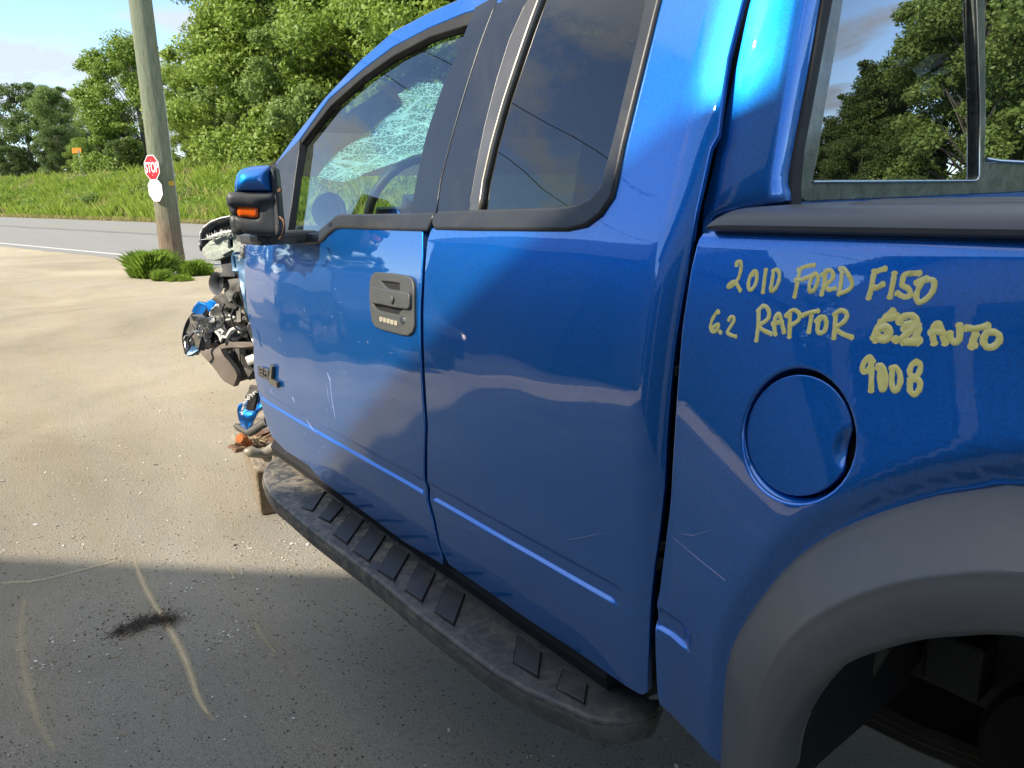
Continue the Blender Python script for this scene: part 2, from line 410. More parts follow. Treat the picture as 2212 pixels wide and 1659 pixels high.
MAT['railcap'] = simple('black_rail_plastic', (.085, .092, .105), .38, var=.2, scale=9, bmp=.0004, bscale=800, dust=.25, dustcol=(.12, .12, .12))
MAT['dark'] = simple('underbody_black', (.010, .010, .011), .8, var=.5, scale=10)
MAT['handle'] = simple('weathered_grey_plastic', (.07, .074, .072), .45, var=.25, scale=14, bmp=.0003, bscale=500, dust=.4, dustcol=(.14, .14, .12))
MAT['button'] = simple('pale_key_buttons', (.34, .31, .24), .5)
MAT['chrome'] = simple('polished_trim', (.6, .58, .53), .22, metal=1.0, var=.1, scale=6)
MAT['dimchrome'] = simple('weathered_bright_trim', (.16, .15, .135), .30, metal=.6, var=.35, scale=9)
MAT['amber'] = simple('amber_lens', (.85, .13, .01), .18, var=.08, scale=90)
MAT['orange_rust'] = simple('bright_rust', (.42, .13, .035), .85, var=.4, scale=40, bmp=.003, bscale=60)
MAT['rust'] = simple('dull_rust', (.16, .085, .05), .8, var=.5, scale=25, bmp=.003, bscale=50)
MAT['alloy'] = simple('dirty_cast_alloy', (.36, .32, .25), .55, metal=.35, var=.35, scale=18, bmp=.002, bscale=40)
MAT['primer'] = simple('sage_primer_metal', (.32, .36, .32), .4, metal=.2, var=.35, scale=16, bmp=.002, bscale=30, dust=.4)
MAT['inner_blue'] = simple('pale_blue_inner_metal', (.05, .13, .24), .35, metal=.2, var=.25, scale=10)
MAT['gloss_black'] = simple('glossy_black_panel', (.008, .009, .012), .12, var=.3, scale=12)
MAT['grey_shroud'] = simple('dusty_grey_shroud', (.085, .080, .072), .6, var=.35, scale=25, bmp=.002, bscale=30, dust=.5)
MAT['brown_plate'] = simple('brown_dusty_plastic', (.15, .12, .095), .5, var=.2, scale=8, dust=.3)
MAT['torn'] = simple('torn_white_fibre', (.75, .74, .68), .8, var=.3, scale=90, bmp=.003, bscale=200)
MAT['steel'] = simple('bent_bare_steel', (.28, .28, .27), .35, metal=.8, var=.5, scale=40, bmp=.003, bscale=60)
MAT['woodpost'] = None
MAT['seat'] = simple('dark_seat_cloth', (.05, .052, .052), .9, var=.3)
MAT['dash'] = simple('grey_green_dash', (.055, .072, .066), .6, var=.2)
MAT['cabin'] = simple('cabin_lining', (.03, .033, .035), .8)
MAT['redsign'] = simple('red_sign_face', (.62, .012, .02), .35, var=.06, scale=6)
MAT['whitesign'] = simple('white_sign_face', (.80, .79, .76), .4, var=.06, scale=14)
MAT['galv'] = simple('galvanised_conduit', (.58, .60, .62), .45, metal=.3, var=.25, scale=12)
MAT['yellowtag'] = simple('yellow_tag', (.65, .42, .05), .5)
MAT['orangebox'] = simple('orange_machine_paint', (.75, .26, .01), .5, var=.15, scale=6)
MAT['white_paint_car'] = simple('white_car_paint', (.72, .72, .70), .25, var=.04)
MAT['navy_paint_car'] = simple('dark_blue_car_paint', (.02, .03, .06), .18, var=.1)
MAT['tyre'] = simple('tyre_rubber', (.02, .02, .02), .8)
MAT['rim'] = simple('alloy_wheel', (.55, .55, .55), .3, metal=.7)
MAT['redlens'] = simple('red_lens', (.5, .01, .01), .2)
MAT['carglass'] = simple('car_window_glass', (.01, .012, .014), .05, var=.1)
MAT['metalroof'] = simple('dark_roof_sheet', (.05, .055, .06), .5, metal=.3, var=.2)
MAT['cladding'] = simple('grey_wall_cladding', (.42, .42, .40), .6, var=.1, scale=3)
MAT['rollerdoor'] = simple('dark_roller_door', (.05, .055, .06), .5, var=.15, scale=2)
MAT['cable'] = simple('black_cable', (.01, .01, .01), .6)
MAT['railsteel'] = simple('rusty_rail_steel', (.15, .075, .05), .7, metal=.2, var=.3, scale=3)
MAT['hair'] = simple('dark_fibre', (.09, .072, .058), .9, var=.6, scale=60)
MAT['straw'] = simple('pale_straw', (.42, .33, .2), .8, var=.3)
MAT['fleck'] = simple('pale_flakes', (.62, .60, .54), .6, var=.3, scale=8)
MAT['sandstone'] = simple('sand_coloured_gravel', (.38, .31, .21), .9, var=.6, scale=9)
MAT['darkstone'] = simple('dark_grit', (.05, .045, .04), .8, var=.5, scale=30)
def marker():
    m, nt, b, o = newmat('yellow_paint_marker'); v = objco(nt)
    n = noise_n(nt, 55, 6, .65, v, .6)
    nt.links.new(ramp(nt, n, [(.30, (.62, .58, .16)), (.42, (.95, .80, .24)), (.55, (.97, .84, .28)), (.72, (.98, .90, .48))]), b.inputs['Base Color'])
    b.inputs['Roughness'].default_value = .38; return m
MAT['marker'] = marker()
def glass(name, tint, refl=1.0, rough=0.0, dusty=.03, dustcol=(.5, .5, .48), ior=1.5):
    m, nt, b, o = newmat(name); nt.nodes.remove(b); v = objco(nt)
    tr = N(nt, 'ShaderNodeBsdfTransparent'); tr.inputs[0].default_value = (*tint, 1)
    gl = N(nt, 'ShaderNodeBsdfGlossy'); gl.inputs['Roughness'].default_value = rough; gl.inputs[0].default_value = (.95, .97, 1, 1)
    fr = N(nt, 'ShaderNodeFresnel'); fr.inputs[0].default_value = ior
    f = M(nt, 'MULTIPLY', fr.outputs[0], refl, clamp=True)
    mx = N(nt, 'ShaderNodeMixShader'); nt.links.new(f, mx.inputs[0]); nt.links.new(tr.outputs[0], mx.inputs[1]); nt.links.new(gl.outputs[0], mx.inputs[2])
    df = N(nt, 'ShaderNodeBsdfDiffuse'); df.inputs[0].default_value = (*dustcol, 1)
    sp = N(nt, 'ShaderNodeMapRange'); sp.inputs[1].default_value = .66; sp.inputs[2].default_value = .74; sp.inputs[4].default_value = .35
    nt.links.new(noise_n(nt, 190, 2, .5, v), sp.inputs[0])
    fd = M(nt, 'ADD', M(nt, 'MULTIPLY', noise_n(nt, 4, 5, .6, v), dusty), M(nt, 'MULTIPLY', sp.outputs[0], min(1, dusty*8)))
    m2 = N(nt, 'ShaderNodeMixShader'); nt.links.new(fd, m2.inputs[0]); nt.links.new(mx.outputs[0], m2.inputs[1]); nt.links.new(df.outputs[0], m2.inputs[2])
    nt.links.new(m2.outputs[0], o.inputs[0]); return m
MAT['glass_front'] = glass('tinted_side_glass', (.60, .74, .69), 1.5, dusty=.006)
MAT['glass_rear'] = glass('privacy_side_glass', (.05, .065, .065), 1.6, dusty=.008)
MAT['glass_back'] = glass('privacy_back_glass', (.03, .035, .035), 3.2, dusty=.012)
MAT['glass_ws'] = glass('windshield_glass', (.10, .13, .13), 1.0, dusty=.02)
def ceramic():  # grey-green mottle stands in for trees reflected in black glass
    m, nt, b, o = newmat('painted_reflection_frame'); v = objco(nt)
    n = noise_n(nt, 25, 7, .7, v, .5)
    nt.links.new(ramp(nt, n, [(.35, (.09, .105, .095)), (.62, (.19, .21, .18)), (.8, (.32, .33, .28))]), b.inputs['Base Color'])
    b.inputs['Roughness'].default_value = .12; return m
MAT['ceramic'] = ceramic()
def shatter():
    m, nt, b, o = newmat('shattered_laminated_glass'); nt.nodes.remove(b)
    v = objco(nt, (1, 1, 1))
    vo = N(nt, 'ShaderNodeTexVoronoi'); vo.feature = 'DISTANCE_TO_EDGE'; vo.inputs['Scale'].default_value = 75
    v2 = objco(nt, (.45, 1.0, 1.6)); dn = N(nt, 'ShaderNodeTexNoise'); dn.inputs['Scale'].default_value = 9; nt.links.new(v, dn.inputs['Vector'])
    vm = N(nt, 'ShaderNodeVectorMath'); vm.operation = 'MULTIPLY_ADD'; nt.links.new(dn.outputs['Color'], vm.inputs[0]); vm.inputs[1].default_value = (.10, .10, .10); nt.links.new(v2, vm.inputs[2]); nt.links.new(vm.outputs[0], vo.inputs['Vector'])
    vb = N(nt, 'ShaderNodeTexVoronoi'); vb.feature = 'DISTANCE_TO_EDGE'; vb.inputs['Scale'].default_value = 11; v3 = objco(nt, (.25, .5, 3.2)); nt.links.new(v3, vb.inputs['Vector'])
    big = noise_n(nt, 7, 4, .6, v, .8)
    fine = noise_n(nt, 120, 3, .6, v)
    crack = M(nt, 'LESS_THAN', vo.outputs['Distance'], M(nt, 'MULTIPLY', big, .14))
    crack2 = M(nt, 'LESS_THAN', vb.outputs['Distance'], .03)
    cf = M(nt, 'MAXIMUM', crack, crack2)
    bright = M(nt, 'MULTIPLY', M(nt, 'GREATER_THAN', fine, .59), 1.0)
    f = M(nt, 'ADD', M(nt, 'MULTIPLY', cf, .75), M(nt, 'ADD', bright, M(nt, 'MULTIPLY', big, .30)), clamp=True)
    tr = N(nt, 'ShaderNodeBsdfTransparent'); tr.inputs[0].default_value = (.50, .85, .80, 1)
    tl = N(nt, 'ShaderNodeBsdfTranslucent'); tl.inputs[0].default_value = (.55, 1.0, .92, 1)
    df = N(nt, 'ShaderNodeBsdfDiffuse'); df.inputs[0].default_value = (.6, .95, .9, 1)
    a = N(nt, 'ShaderNodeMixShader'); a.inputs[0].default_value = .45; nt.links.new(tl.outputs[0], a.inputs[1]); nt.links.new(df.outputs[0], a.inputs[2])
    mx = N(nt, 'ShaderNodeMixShader'); nt.links.new(f, mx.inputs[0]); nt.links.new(tr.outputs[0], mx.inputs[1]); nt.links.new(a.outputs[0], mx.inputs[2])
    nt.links.new(mx.outputs[0], o.inputs[0]); return m
MAT['shatter'] = shatter()
def board_mat():
    m, nt, b, o = newmat('dusty_step_plastic'); v = objco(nt)
    n = noise_n(nt, 30, 6, .65, v, .5)
    c = mixc(nt, n, (.036, .039, .043), (.068, .069, .070))
    # dried mud, heavier towards the front end
    sp = N(nt, 'ShaderNodeSeparateXYZ'); tcx = N(nt, 'ShaderNodeTexCoord'); nt.links.new(tcx.outputs['Object'], sp.inputs[0])
    fr = N(nt, 'ShaderNodeMapRange'); fr.inputs[1].default_value = -1.1; fr.inputs[2].default_value = -2.4; fr.inputs[3].default_value = .22; fr.inputs[4].default_value = .85; nt.links.new(sp.outputs[0], fr.inputs[0])
    d = noise_n(nt, 16, 9, .72, v, 1.6); k = N(nt, 'ShaderNodeMapRange'); k.inputs[1].default_value = .42; k.inputs[2].default_value = .60; nt.links.new(d, k.inputs[0])
    c = mixc(nt, M(nt, 'MULTIPLY', k.outputs[0], fr.outputs[0]), c, (.30, .26, .20))
    nt.links.new(c, b.inputs['Base Color']); b.inputs['Roughness'].default_value = .5
    nt.links.new(bump(nt, noise_n(nt, 420, 4, .6, v), .0006), b.inputs['Normal']); return m
MAT['board'] = board_mat()
MAT['pad'] = simple('worn_tread_rubber', (.040, .042, .046), .5, var=.3, scale=20, bmp=.0006, bscale=400, dust=.5, dustcol=(.12, .11, .09))
def wood_post():
    m, nt, b, o = newmat('weathered_pole_wood'); v = objco(nt, (9, 9, .7)); vv = objco(nt, (60, 60, 1.6))
    g = noise_n(nt, 3, 7, .65, v, .4); fine = noise_n(nt, 2.2, 6, .7, vv, .3)
    sp = N(nt, 'ShaderNodeSeparateXYZ'); t = N(nt, 'ShaderNodeTexCoord'); nt.links.new(t.outputs['Object'], sp.inputs[0])
    h = N(nt, 'ShaderNodeMapRange'); h.inputs[1].default_value = .9; h.inputs[2].default_value = 1.9; nt.links.new(M(nt, 'ADD', sp.outputs[2], M(nt, 'MULTIPLY', g, .6)), h.inputs[0])
    low = ramp(nt, fine, [(.32, (.07, .045, .03)), (.5, (.22, .16, .105)), (.7, (.38, .29, .20))])
    up = ramp(nt, fine, [(.30, (.075, .09, .05)), (.5, (.20, .225, .14)), (.70, (.36, .38, .26))])
    c = mixc(nt, h.outputs[0], low, up)
    nt.links.new(c, b.inputs['Base Color']); b.inputs['Roughness'].default_value = .85
    nt.links.new(bump(nt, fine, .02), b.inputs['Normal']); return m
MAT['woodpost'] = wood_post()
def block_wood():
    m, nt, b, o = newmat('old_timber'); v = objco(nt, (6, 30, 30)); n = noise_n(nt, 2.5, 7, .7, v, .5)
    nt.links.new(ramp(nt, n, [(.3, (.10, .075, .05)), (.5, (.24, .19, .13)), (.7, (.40, .33, .24))]), b.inputs['Base Color'])
    b.inputs['Roughness'].default_value = .9; nt.links.new(bump(nt, n, .01), b.inputs['Normal']); return m
MAT['block'] = block_wood()
MAT['shaded_end'] = simple('shaded_timber_end', (.085, .06, .035), .9, var=.6, scale=30, bmp=.004, bscale=60)  # shade on the timber end put into a darker brown
def ground_mat():
    m, nt, b, o = newmat('sandy_worn_asphalt'); v = worldco(nt)
    big = noise_n(nt, .35, 5, .6, v, .6); mid = noise_n(nt, 3.2, 6, .65, v, .4); fine = noise_n(nt, 75, 5, .7, v); grain = noise_n(nt, 190, 4, .75, v)
    sweep = noise_n(nt, 1.3, 6, .6, worldco(nt, (.25, 2.2, 1), .9), 1.0)
    sp = N(nt, 'ShaderNodeSeparateXYZ'); g = N(nt, 'ShaderNodeNewGeometry'); nt.links.new(g.outputs['Position'], sp.inputs[0])
    # sand cover grows towards the road (a real drift of sand over the old asphalt)
    far = N(nt, 'ShaderNodeMapRange'); far.inputs[1].default_value = -1.5; far.inputs[2].default_value = -4.6; nt.links.new(M(nt, 'ADD', sp.outputs[0], M(nt, 'MULTIPLY', mid, 1.2)), far.inputs[0])
    sand = mixc(nt, mid, (.42, .345, .225), (.53, .44, .29))
    asp = mixc(nt, fine, (.36, .335, .29), (.50, .465, .405))
    k = M(nt, 'ADD', M(nt, 'MULTIPLY', far.outputs[0], .62), M(nt, 'MULTIPLY', M(nt, 'SUBTRACT', sweep, .42), 1.1), clamp=True)
    c = mixc(nt, k, asp, sand)
    sh = N(nt, 'ShaderNodeMapRange'); sh.inputs[1].default_value = .35; sh.inputs[2].default_value = .65; sh.inputs[3].default_value = .74; sh.inputs[4].default_value = 1.12; nt.links.new(big, sh.inputs[0])
    hs = N(nt, 'ShaderNodeHueSaturation'); nt.links.new(c, hs.inputs['Color']); gm = N(nt, 'ShaderNodeMapRange'); gm.inputs[1].default_value = .36; gm.inputs[2].default_value = .64; gm.inputs[3].default_value = .76; gm.inputs[4].default_value = 1.40; nt.links.new(grain, gm.inputs[0])
    nt.links.new(M(nt, 'MULTIPLY', sh.outputs[0], gm.outputs[0]), hs.inputs['Value'])
    nt.links.new(hs.outputs[0], b.inputs['Base Color']); b.inputs['Roughness'].default_value = .9; b.inputs['Specular IOR Level'].default_value = .25
    n1 = bump(nt, fine, .02, 1.0); n2 = bump(nt, mid, .03, .5, n1)
    nt.links.new(bump(nt, grain, .006, 1.0, n2), b.inputs['Normal']); return m
MAT['ground'] = ground_mat()
def road_mat():
    m, nt, b, o = newmat('grey_road_asphalt'); v = worldco(nt, (1, 1, 1), -.245)
    lane = noise_n(nt, 1, 4, .6, worldco(nt, (.03, 1.2, 1), -.245)); fine = noise_n(nt, 40, 5, .7, v)
    c = mixc(nt, lane, (.21, .205, .19), (.29, .28, .26)); c = mixc(nt, M(nt, 'MULTIPLY', fine, .35), c, (.30, .295, .28))
    nt.links.new(c, b.inputs['Base Color']); b.inputs['Roughness'].default_value = .85
    nt.links.new(bump(nt, fine, .01), b.inputs['Normal']); return m
MAT['road'] = road_mat()
MAT['linewhite'] = simple('worn_white_line', (.62, .61, .56), .7, var=.2, scale=3)
MAT['lineyellow'] = simple('worn_yellow_line', (.42, .32, .10), .7, var=.3, scale=3)
MAT['tar'] = simple('tar_seal', (.06, .06, .058), .6, var=.3, scale=2)
MAT['ballast'] = simple('railway_ballast', (.26, .235, .21), .9, var=.5, scale=7, bmp=.08, bscale=7)
def soil():
    m, nt, b, o = newmat('grassy_soil'); v = worldco(nt); n = noise_n(nt, .8, 6, .65, v)
    nt.links.new(ramp(nt, n, [(.35, (.06, .10, .018)), (.55, (.11, .15, .03)), (.75, (.16, .16, .06))]), b.inputs['Base Color']); b.inputs['Roughness'].default_value = .95; return m
MAT['soil'] = soil()
def leafmat(name, a, bcol, trans=.35, rough=.5):
    m, nt, b, o = newmat(name); nt.nodes.remove(b)
    g = N(nt, 'ShaderNodeNewGeometry'); oi = N(nt, 'ShaderNodeObjectInfo')
    rpi = g.outputs['Random Per Island']; n = noise_n(nt, .6, 3, .6, worldco(nt))
    f = M(nt, 'ADD', M(nt, 'MULTIPLY', rpi, .5), M(nt, 'ADD', M(nt, 'MULTIPLY', n, .5), M(nt, 'MULTIPLY', M(nt, 'SUBTRACT', oi.outputs['Random'], .5), .35)), clamp=True)
    c = mixc(nt, f, a, bcol)
    p = N(nt, 'ShaderNodeBsdfPrincipled'); nt.links.new(c, p.inputs['Base Color']); p.inputs['Roughness'].default_value = rough; p.inputs['Specular IOR Level'].default_value = .35
    t = N(nt, 'ShaderNodeBsdfTranslucent'); hs = N(nt, 'ShaderNodeHueSaturation'); hs.inputs['Value'].default_value = 1.3; nt.links.new(c, hs.inputs['Color']); nt.links.new(hs.outputs[0], t.inputs[0])
    mx = N(nt, 'ShaderNodeMixShader'); mx.inputs[0].default_value = trans; nt.links.new(p.outputs[0], mx.inputs[1]); nt.links.new(t.outputs[0], mx.inputs[2]); nt.links.new(mx.outputs[0], o.inputs[0]); return m
MAT['leaf_bright'] = leafmat('maple_leaves', (.12, .20, .025), (.33, .42, .075))
MAT['leaf_mid'] = leafmat('cottonwood_leaves', (.11, .18, .04), (.27, .35, .09))
MAT['leaf_dark'] = leafmat('alder_leaves', (.06, .105, .022), (.16, .22, .055))
MAT['grass'] = leafmat('tall_grass', (.15, .24, .025), (.36, .44, .07), .4)
MAT['dry'] = leafmat('dry_verge_grass', (.26, .24, .08), (.45, .38, .16), .3)
MAT['clump'] = leafmat('pole_grass', (.12, .22, .02), (.27, .37, .06), .35)
MAT['weed'] = leafmat('broad_weeds', (.12, .22, .02), (.27, .37, .05), .35)
MAT['bark'] = simple('grey_bark', (.10, .09, .075), .9, var=.4, scale=6)
def streak_mat():  # pale colour standing in for reflected sunlight on the ground
    m, nt, b, o = newmat('painted_sunlight_streak'); uv = N(nt, 'ShaderNodeUVMap'); sp = N(nt, 'ShaderNodeSeparateXYZ'); nt.links.new(uv.outputs[0], sp.inputs[0])
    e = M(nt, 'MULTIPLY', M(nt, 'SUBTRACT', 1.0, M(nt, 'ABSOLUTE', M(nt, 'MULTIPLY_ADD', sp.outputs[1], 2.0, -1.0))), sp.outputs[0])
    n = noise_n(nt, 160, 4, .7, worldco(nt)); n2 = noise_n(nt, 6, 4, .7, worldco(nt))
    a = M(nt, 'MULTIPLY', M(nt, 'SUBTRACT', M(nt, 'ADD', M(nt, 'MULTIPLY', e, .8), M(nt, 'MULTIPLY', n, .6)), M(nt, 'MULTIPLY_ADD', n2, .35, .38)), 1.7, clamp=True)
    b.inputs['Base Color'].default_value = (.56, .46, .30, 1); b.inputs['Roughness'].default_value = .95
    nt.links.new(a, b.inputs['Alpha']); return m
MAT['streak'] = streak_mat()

# ================================================================== SETTING
RD = np.array([-0.9701449, -0.24252601, 0.0]); RN = np.array([-0.24252601, 0.9701449, 0.0])
C0 = np.array([CAM_POS[0], CAM_POS[1], 0.0])
def NS(n, s, z=0.0): return C0 + RN*n + RD*s + np.array([0, 0, z])
def flat(name, quad, mat, kind='structure'):
    o = mesh_obj(name, quad, [tuple(range(len(quad)))], mat)
    if o.data.polygons[0].normal.z < 0: o.data.flip_normals()
    return setprops(o, kind=kind)
flat('ground', [(-700, -700, 0), (700, -700, 0), (700, 700, 0), (-700, 700, 0)], MAT['ground'])
# road with a slightly ragged gravel edge
rq = [NS(8.25+.18*noise.noise(Vector((s*.8, 0, 0)))+.07*noise.noise(Vector((s*4., 3, 0))), s, .004) for s in np.arange(-60, 221, .8)]
rv = []; rf = []
for i, p in enumerate(rq):
    s = -60+.8*i; rv += [p, NS(19.3, s, .004)]
    if i: rf.append((2*i-2, 2*i, 2*i+1, 2*i-1))
ro = mesh_obj('road', rv, rf, MAT['road']); setprops(ro, kind='structure')
if ro.data.polygons[0].normal.z < 0: ro.data.flip_normals()
def strip(name, n0, w, s0, s1, mat, z=.008, wob=0.0):
    V = []; Fc = []; k = 0
    for s in np.arange(s0, s1+.01, (s1-s0)/max(2, int((s1-s0)/2))):
        d = wob*noise.noise(Vector((s*.3, n0, 1)))
        V += [NS(n0+d, s, z), NS(n0+w+d+.02*noise.noise(Vector((s*3, n0, 5))), s, z)]
        if k: Fc.append((2*k-2, 2*k, 2*k+1, 2*k-1))
        k += 1
    o = mesh_obj(name, V, Fc, mat); setprops(o, kind='structure')
    if o.data.polygons[0].normal.z < 0: o.data.flip_normals()
    return o
strip('edge_line', 8.70, .14, -50, 200, MAT['linewhite'])
for s in (22.6, 31.0, 39.5, 48.0, 56.5, 65.0, 73.5, 82): strip('centre_dash', 14.85, .13, s, s+3.4, MAT['lineyellow'])
strip('tar_seam', 13.75, .05, -20, 160, MAT['tar'], z=.0085, wob=.12)
strip('tar_seam', 13.45, .05, -20, 160, MAT['tar'], z=.0085, wob=.10)
# embankment up to the railway
prof = [(19.1, -.03), (19.7, .05), (20.6, .30), (22.0, 1.0), (23.3, 1.75), (24.3, 2.22), (24.75, 2.36)]
def embz(n, s): 
    z = np.interp(n, [p[0] for p in prof], [p[1] for p in prof])
    return z+.10*noise.noise(Vector((n*.6, s*.25, 0)))*min(1, max(0, n-19.6))
V = []; Fc = []; ss = np.arange(-6, 200, 2.0); nn_ = np.linspace(19.1, 24.75, 14)
for s in ss:
    for n in nn_: V.append(NS(n, s, embz(n, s)))
for i in range(len(ss)-1):
    for j in range(len(nn_)-1): Fc.append((i*14+j, i*14+j+1, (i+1)*14+j+1, (i+1)*14+j))
eo = mesh_obj('embankment', V, Fc, MAT['soil'], smooth=True); setprops(eo, kind='structure')
V = []; Fc = []; bn = [24.6, 25.25, 28.2, 28.9, 60]; bz = [2.30, 2.78, 2.78, 2.3, 2.2]
for s in ss:
    for n, z in zip(bn, bz): V.append(NS(n+(.12*noise.noise(Vector((s*.5, n, 0))) if n < 29 else 0), s, z))
for i in range(len(ss)-1):
    for j in range(4): Fc.append((i*5+j, i*5+j+1, (i+1)*5+j+1, (i+1)*5+j))
bo = mesh_obj('railway_bed', V, Fc, MAT['ballast']); setprops(bo, kind='structure')
# loose ballast stones
def quick_mesh(name, V, Fc_idx, nper, mat, parent=None, kind=None):
    me = bpy.data.meshes.new(name); V = np.asarray(V, np.float32); nf = len(Fc_idx)
    me.vertices.add(len(V)); me.vertices.foreach_set('co', V.ravel())
    me.loops.add(nf*nper); me.loops.foreach_set('vertex_index', np.asarray(Fc_idx, np.int32).ravel())
    me.polygons.add(nf); me.polygons.foreach_set('loop_start', np.arange(0, nf*nper, nper, dtype=np.int32))
    try: me.polygons.foreach_set('loop_total', np.full(nf, nper, np.int32))
    except Exception: pass
    me.update(calc_edges=True); me.materials.append(mat)
    o = bpy.data.objects.new(name, me); COL.objects.link(o)
    if parent is not None: o.parent = parent
    if kind: o['kind'] = kind
    return o
TET = np.array([(1, 1, 1), (-1, -1, 1), (-1, 1, -1), (1, -1, -1)], float)
def stones(name, P, size, mat, flatten=.7, kind='stuff'):
    n = len(P); s = size*rng.uniform(.5, 1.3, (n, 1, 1)); V = TET[None]*s*rng.uniform(.5, 1.2, (n, 4, 3)); V[:, :, 2] *= flatten
    V = V+np.asarray(P)[:, None, :]; b = np.arange(n)[:, None, None]*4
    Fc = (np.array([(0, 1, 2), (0, 3, 1), (0, 2, 3), (1, 3, 2)])[None]+b).reshape(-1, 3)
    return quick_mesh(name, V.reshape(-1, 3), Fc, 3, mat, kind=kind)
P = []
for _ in range(9000):
    s = rng.uniform(22, 95); n = rng.uniform(24.5, 25.9); z = np.interp(n, [24.6, 25.25, 26], [2.30, 2.78, 2.80]); P.append(NS(n, s, z+.02))
stones('ballast_stones', P, .06, MAT['ballast'])
track = empty('railway_track', NS(26.7, 60, 2.8)); setprops(track, 'rusty railway track running along the top of the grassy bank', 'railway track')
for n0 in (26.0, 27.43):
    mb = MB(); 
    for a, b in ((0, 1),):
        pr = [(-.035, .14), (.035, .14), (.035, .105), (.012, .09), (.012, .02), (.065, .0), (-.065, .0), (-.012, .02), (-.012, .09), (-.035, .105)]
        V = [NS(n0+x, s, 2.80+z)-np.array(track.location) for s in (-6, 200) for x, z in pr]; k = len(pr)
        mb.add(V, [(i, (i+1) % k, k+(i+1) % k, k+i) for i in range(k)]+[tuple(range(k)), tuple(range(2*k-1, k-1, -1))])
    mb.build('rail', MAT['railsteel'], track)
mb = MB(); R3 = np.stack([RD, RN, [0, 0, 1]], 1)
for s in np.arange(18, 110, .6): mb.box(NS(26.7, s, 2.77)-np.array(track.location), (.22, 2.5, .12), R3)
so = mb.build('sleepers', MAT['block'], track); so['kind'] = 'stuff'

# ------------------------------------------------------------------ vegetation
def blades(name, base, hgt, wid, lean, mat, kind='stuff', parent=None):
    base = np.asarray(base); n = len(base); a = rng.uniform(0, 2*pi, n); h = hgt*rng.uniform(.45, 1.2, n)
    d = np.stack([np.cos(a), np.sin(a), np.zeros(n)], 1); sd_ = np.stack([-np.sin(a), np.cos(a), np.zeros(n)], 1)
    if n > 20000: h *= np.array([.55+1.5*max(0, .35+noise.noise(Vector((p[0]*.55, p[1]*.55, 3)))+.5*noise.noise(Vector((p[0]*1.9, p[1]*1.9, 7)))) for p in base])
    w = (wid*rng.uniform(.6, 1.3, n))[:, None]; L = (lean*rng.uniform(.1, 1, n))[:, None]*h[:, None]; up = np.array([0, 0, 1.0])[None]*h[:, None]
    V = np.stack([base-sd_*w, base+sd_*w, base+d*L*.35+up*.6+sd_*w*.7, base+d*L+up], 1)
    Fc = (np.array([(0, 1, 2, 3)])[None]+np.arange(n)[:, None, None]*4).reshape(-1, 4)
    return quick_mesh(name, V.reshape(-1, 3), Fc, 4, mat, parent, kind)
def leafcloud(cs, n, size, flat_=.6):
    """n leaf quads: cs = list of (centre, radii, weight)"""
    w = np.array([c[2] for c in cs], float); w /= w.sum(); idx = rng.choice(len(cs), n, p=w)
    C = np.array([c[0] for c in cs])[idx]; R = np.array([c[1] for c in cs])[idx]
    v = rng.normal(size=(n, 3)); v /= np.linalg.norm(v, axis=1)[:, None]
    rad = rng.uniform(.15, 1.30, n)**.75
    P = C+v*R*rad[:, None]
    nrm = v*.8+rng.normal(size=(n, 3))*.7+np.array([0, 0, .5]); nrm /= np.linalg.norm(nrm, axis=1)[:, None]
    t = np.cross(nrm, rng.normal(size=(n, 3))); t /= np.linalg.norm(t, axis=1)[:, None]; b = np.cross(nrm, t)
    s = (size*rng.uniform(.55, 1.3, n))[:, None]
    V = np.stack([P-t*s, P+b*s*.55+nrm*s*.12, P+t*s, P-b*s*.55+nrm*s*.12], 1)
    Fc = (np.array([(0, 1, 2, 3)])[None]+np.arange(n)[:, None, None]*4).reshape(-1, 4)
    return V.reshape(-1, 3), Fc
def make_tree(name, h, wdt, seed, leaf, nleaf, size, low=.12, label='', group=None, shape='round'):
    global rng
    keep = rng; rng = np.random.default_rng(seed)
    root = empty(name); mb = MB(); cs = []
    nb = 48
    top = h*.93
    for i in range(nb):
        f = (i+.5)/nb; z = h*(low+(1-low)*f**.9)
        if shape == 'round': env = sqrt(max(0.03, 1-((z/h-.52)/.52)**2))
        elif shape == 'cone': env = max(.10, (1-(z/h)**1.2))*1.05
        else: env = min(1, sqrt(max(.03, 1-((z/h-.35)/.66)**2)))
        a = i*2.399+rng.uniform(-.5, .5); r = wdt*env*rng.uniform(.35, .95)
        c = np.array([r*cos(a), r*sin(a), z*.96]); rad = wdt*rng.uniform(.11, .30)
        cs.append((c, (rad, rad, rad*rng.uniform(.5, .8)), rad**2))
        st = np.array([.02*c[0], .02*c[1], max(.6, z*rng.uniform(.45, .72))])
        m = (st+c)/2+rng.normal(0, .1, 3)+np.array([0, 0, .15])
        mb.tube([st, m, c], [.012*h*.5*(1-f*.6), .008*h*.5*(1-f*.5), .015], 5, False)
    # outlying twigs break up the outline
    for i in range(90):
        c, R, w = cs[rng.integers(len(cs))]; v = rng.normal(size=3); v /= np.linalg.norm(v)
        q = c+v*np.array(R)*1.15; r_ = wdt*rng.uniform(.04, .11); cs.append((q, (r_, r_, r_*.7), r_**2*1.6))
    V, Fc = leafcloud(cs, nleaf, size)
    quick_mesh('crown', V, Fc, 4, MAT[leaf], root)
    mb.tube([(0, 0, -.4), (.02*h, 0, h*.35), (0, .01*h, h*.65), (0, 0, h*.92)], [.022*h, .017*h, .010*h, .02], 8)
    mb.build('trunk', MAT['bark'], root, 60)
    setprops(root, label, 'tree', group); rng = keep
    return root
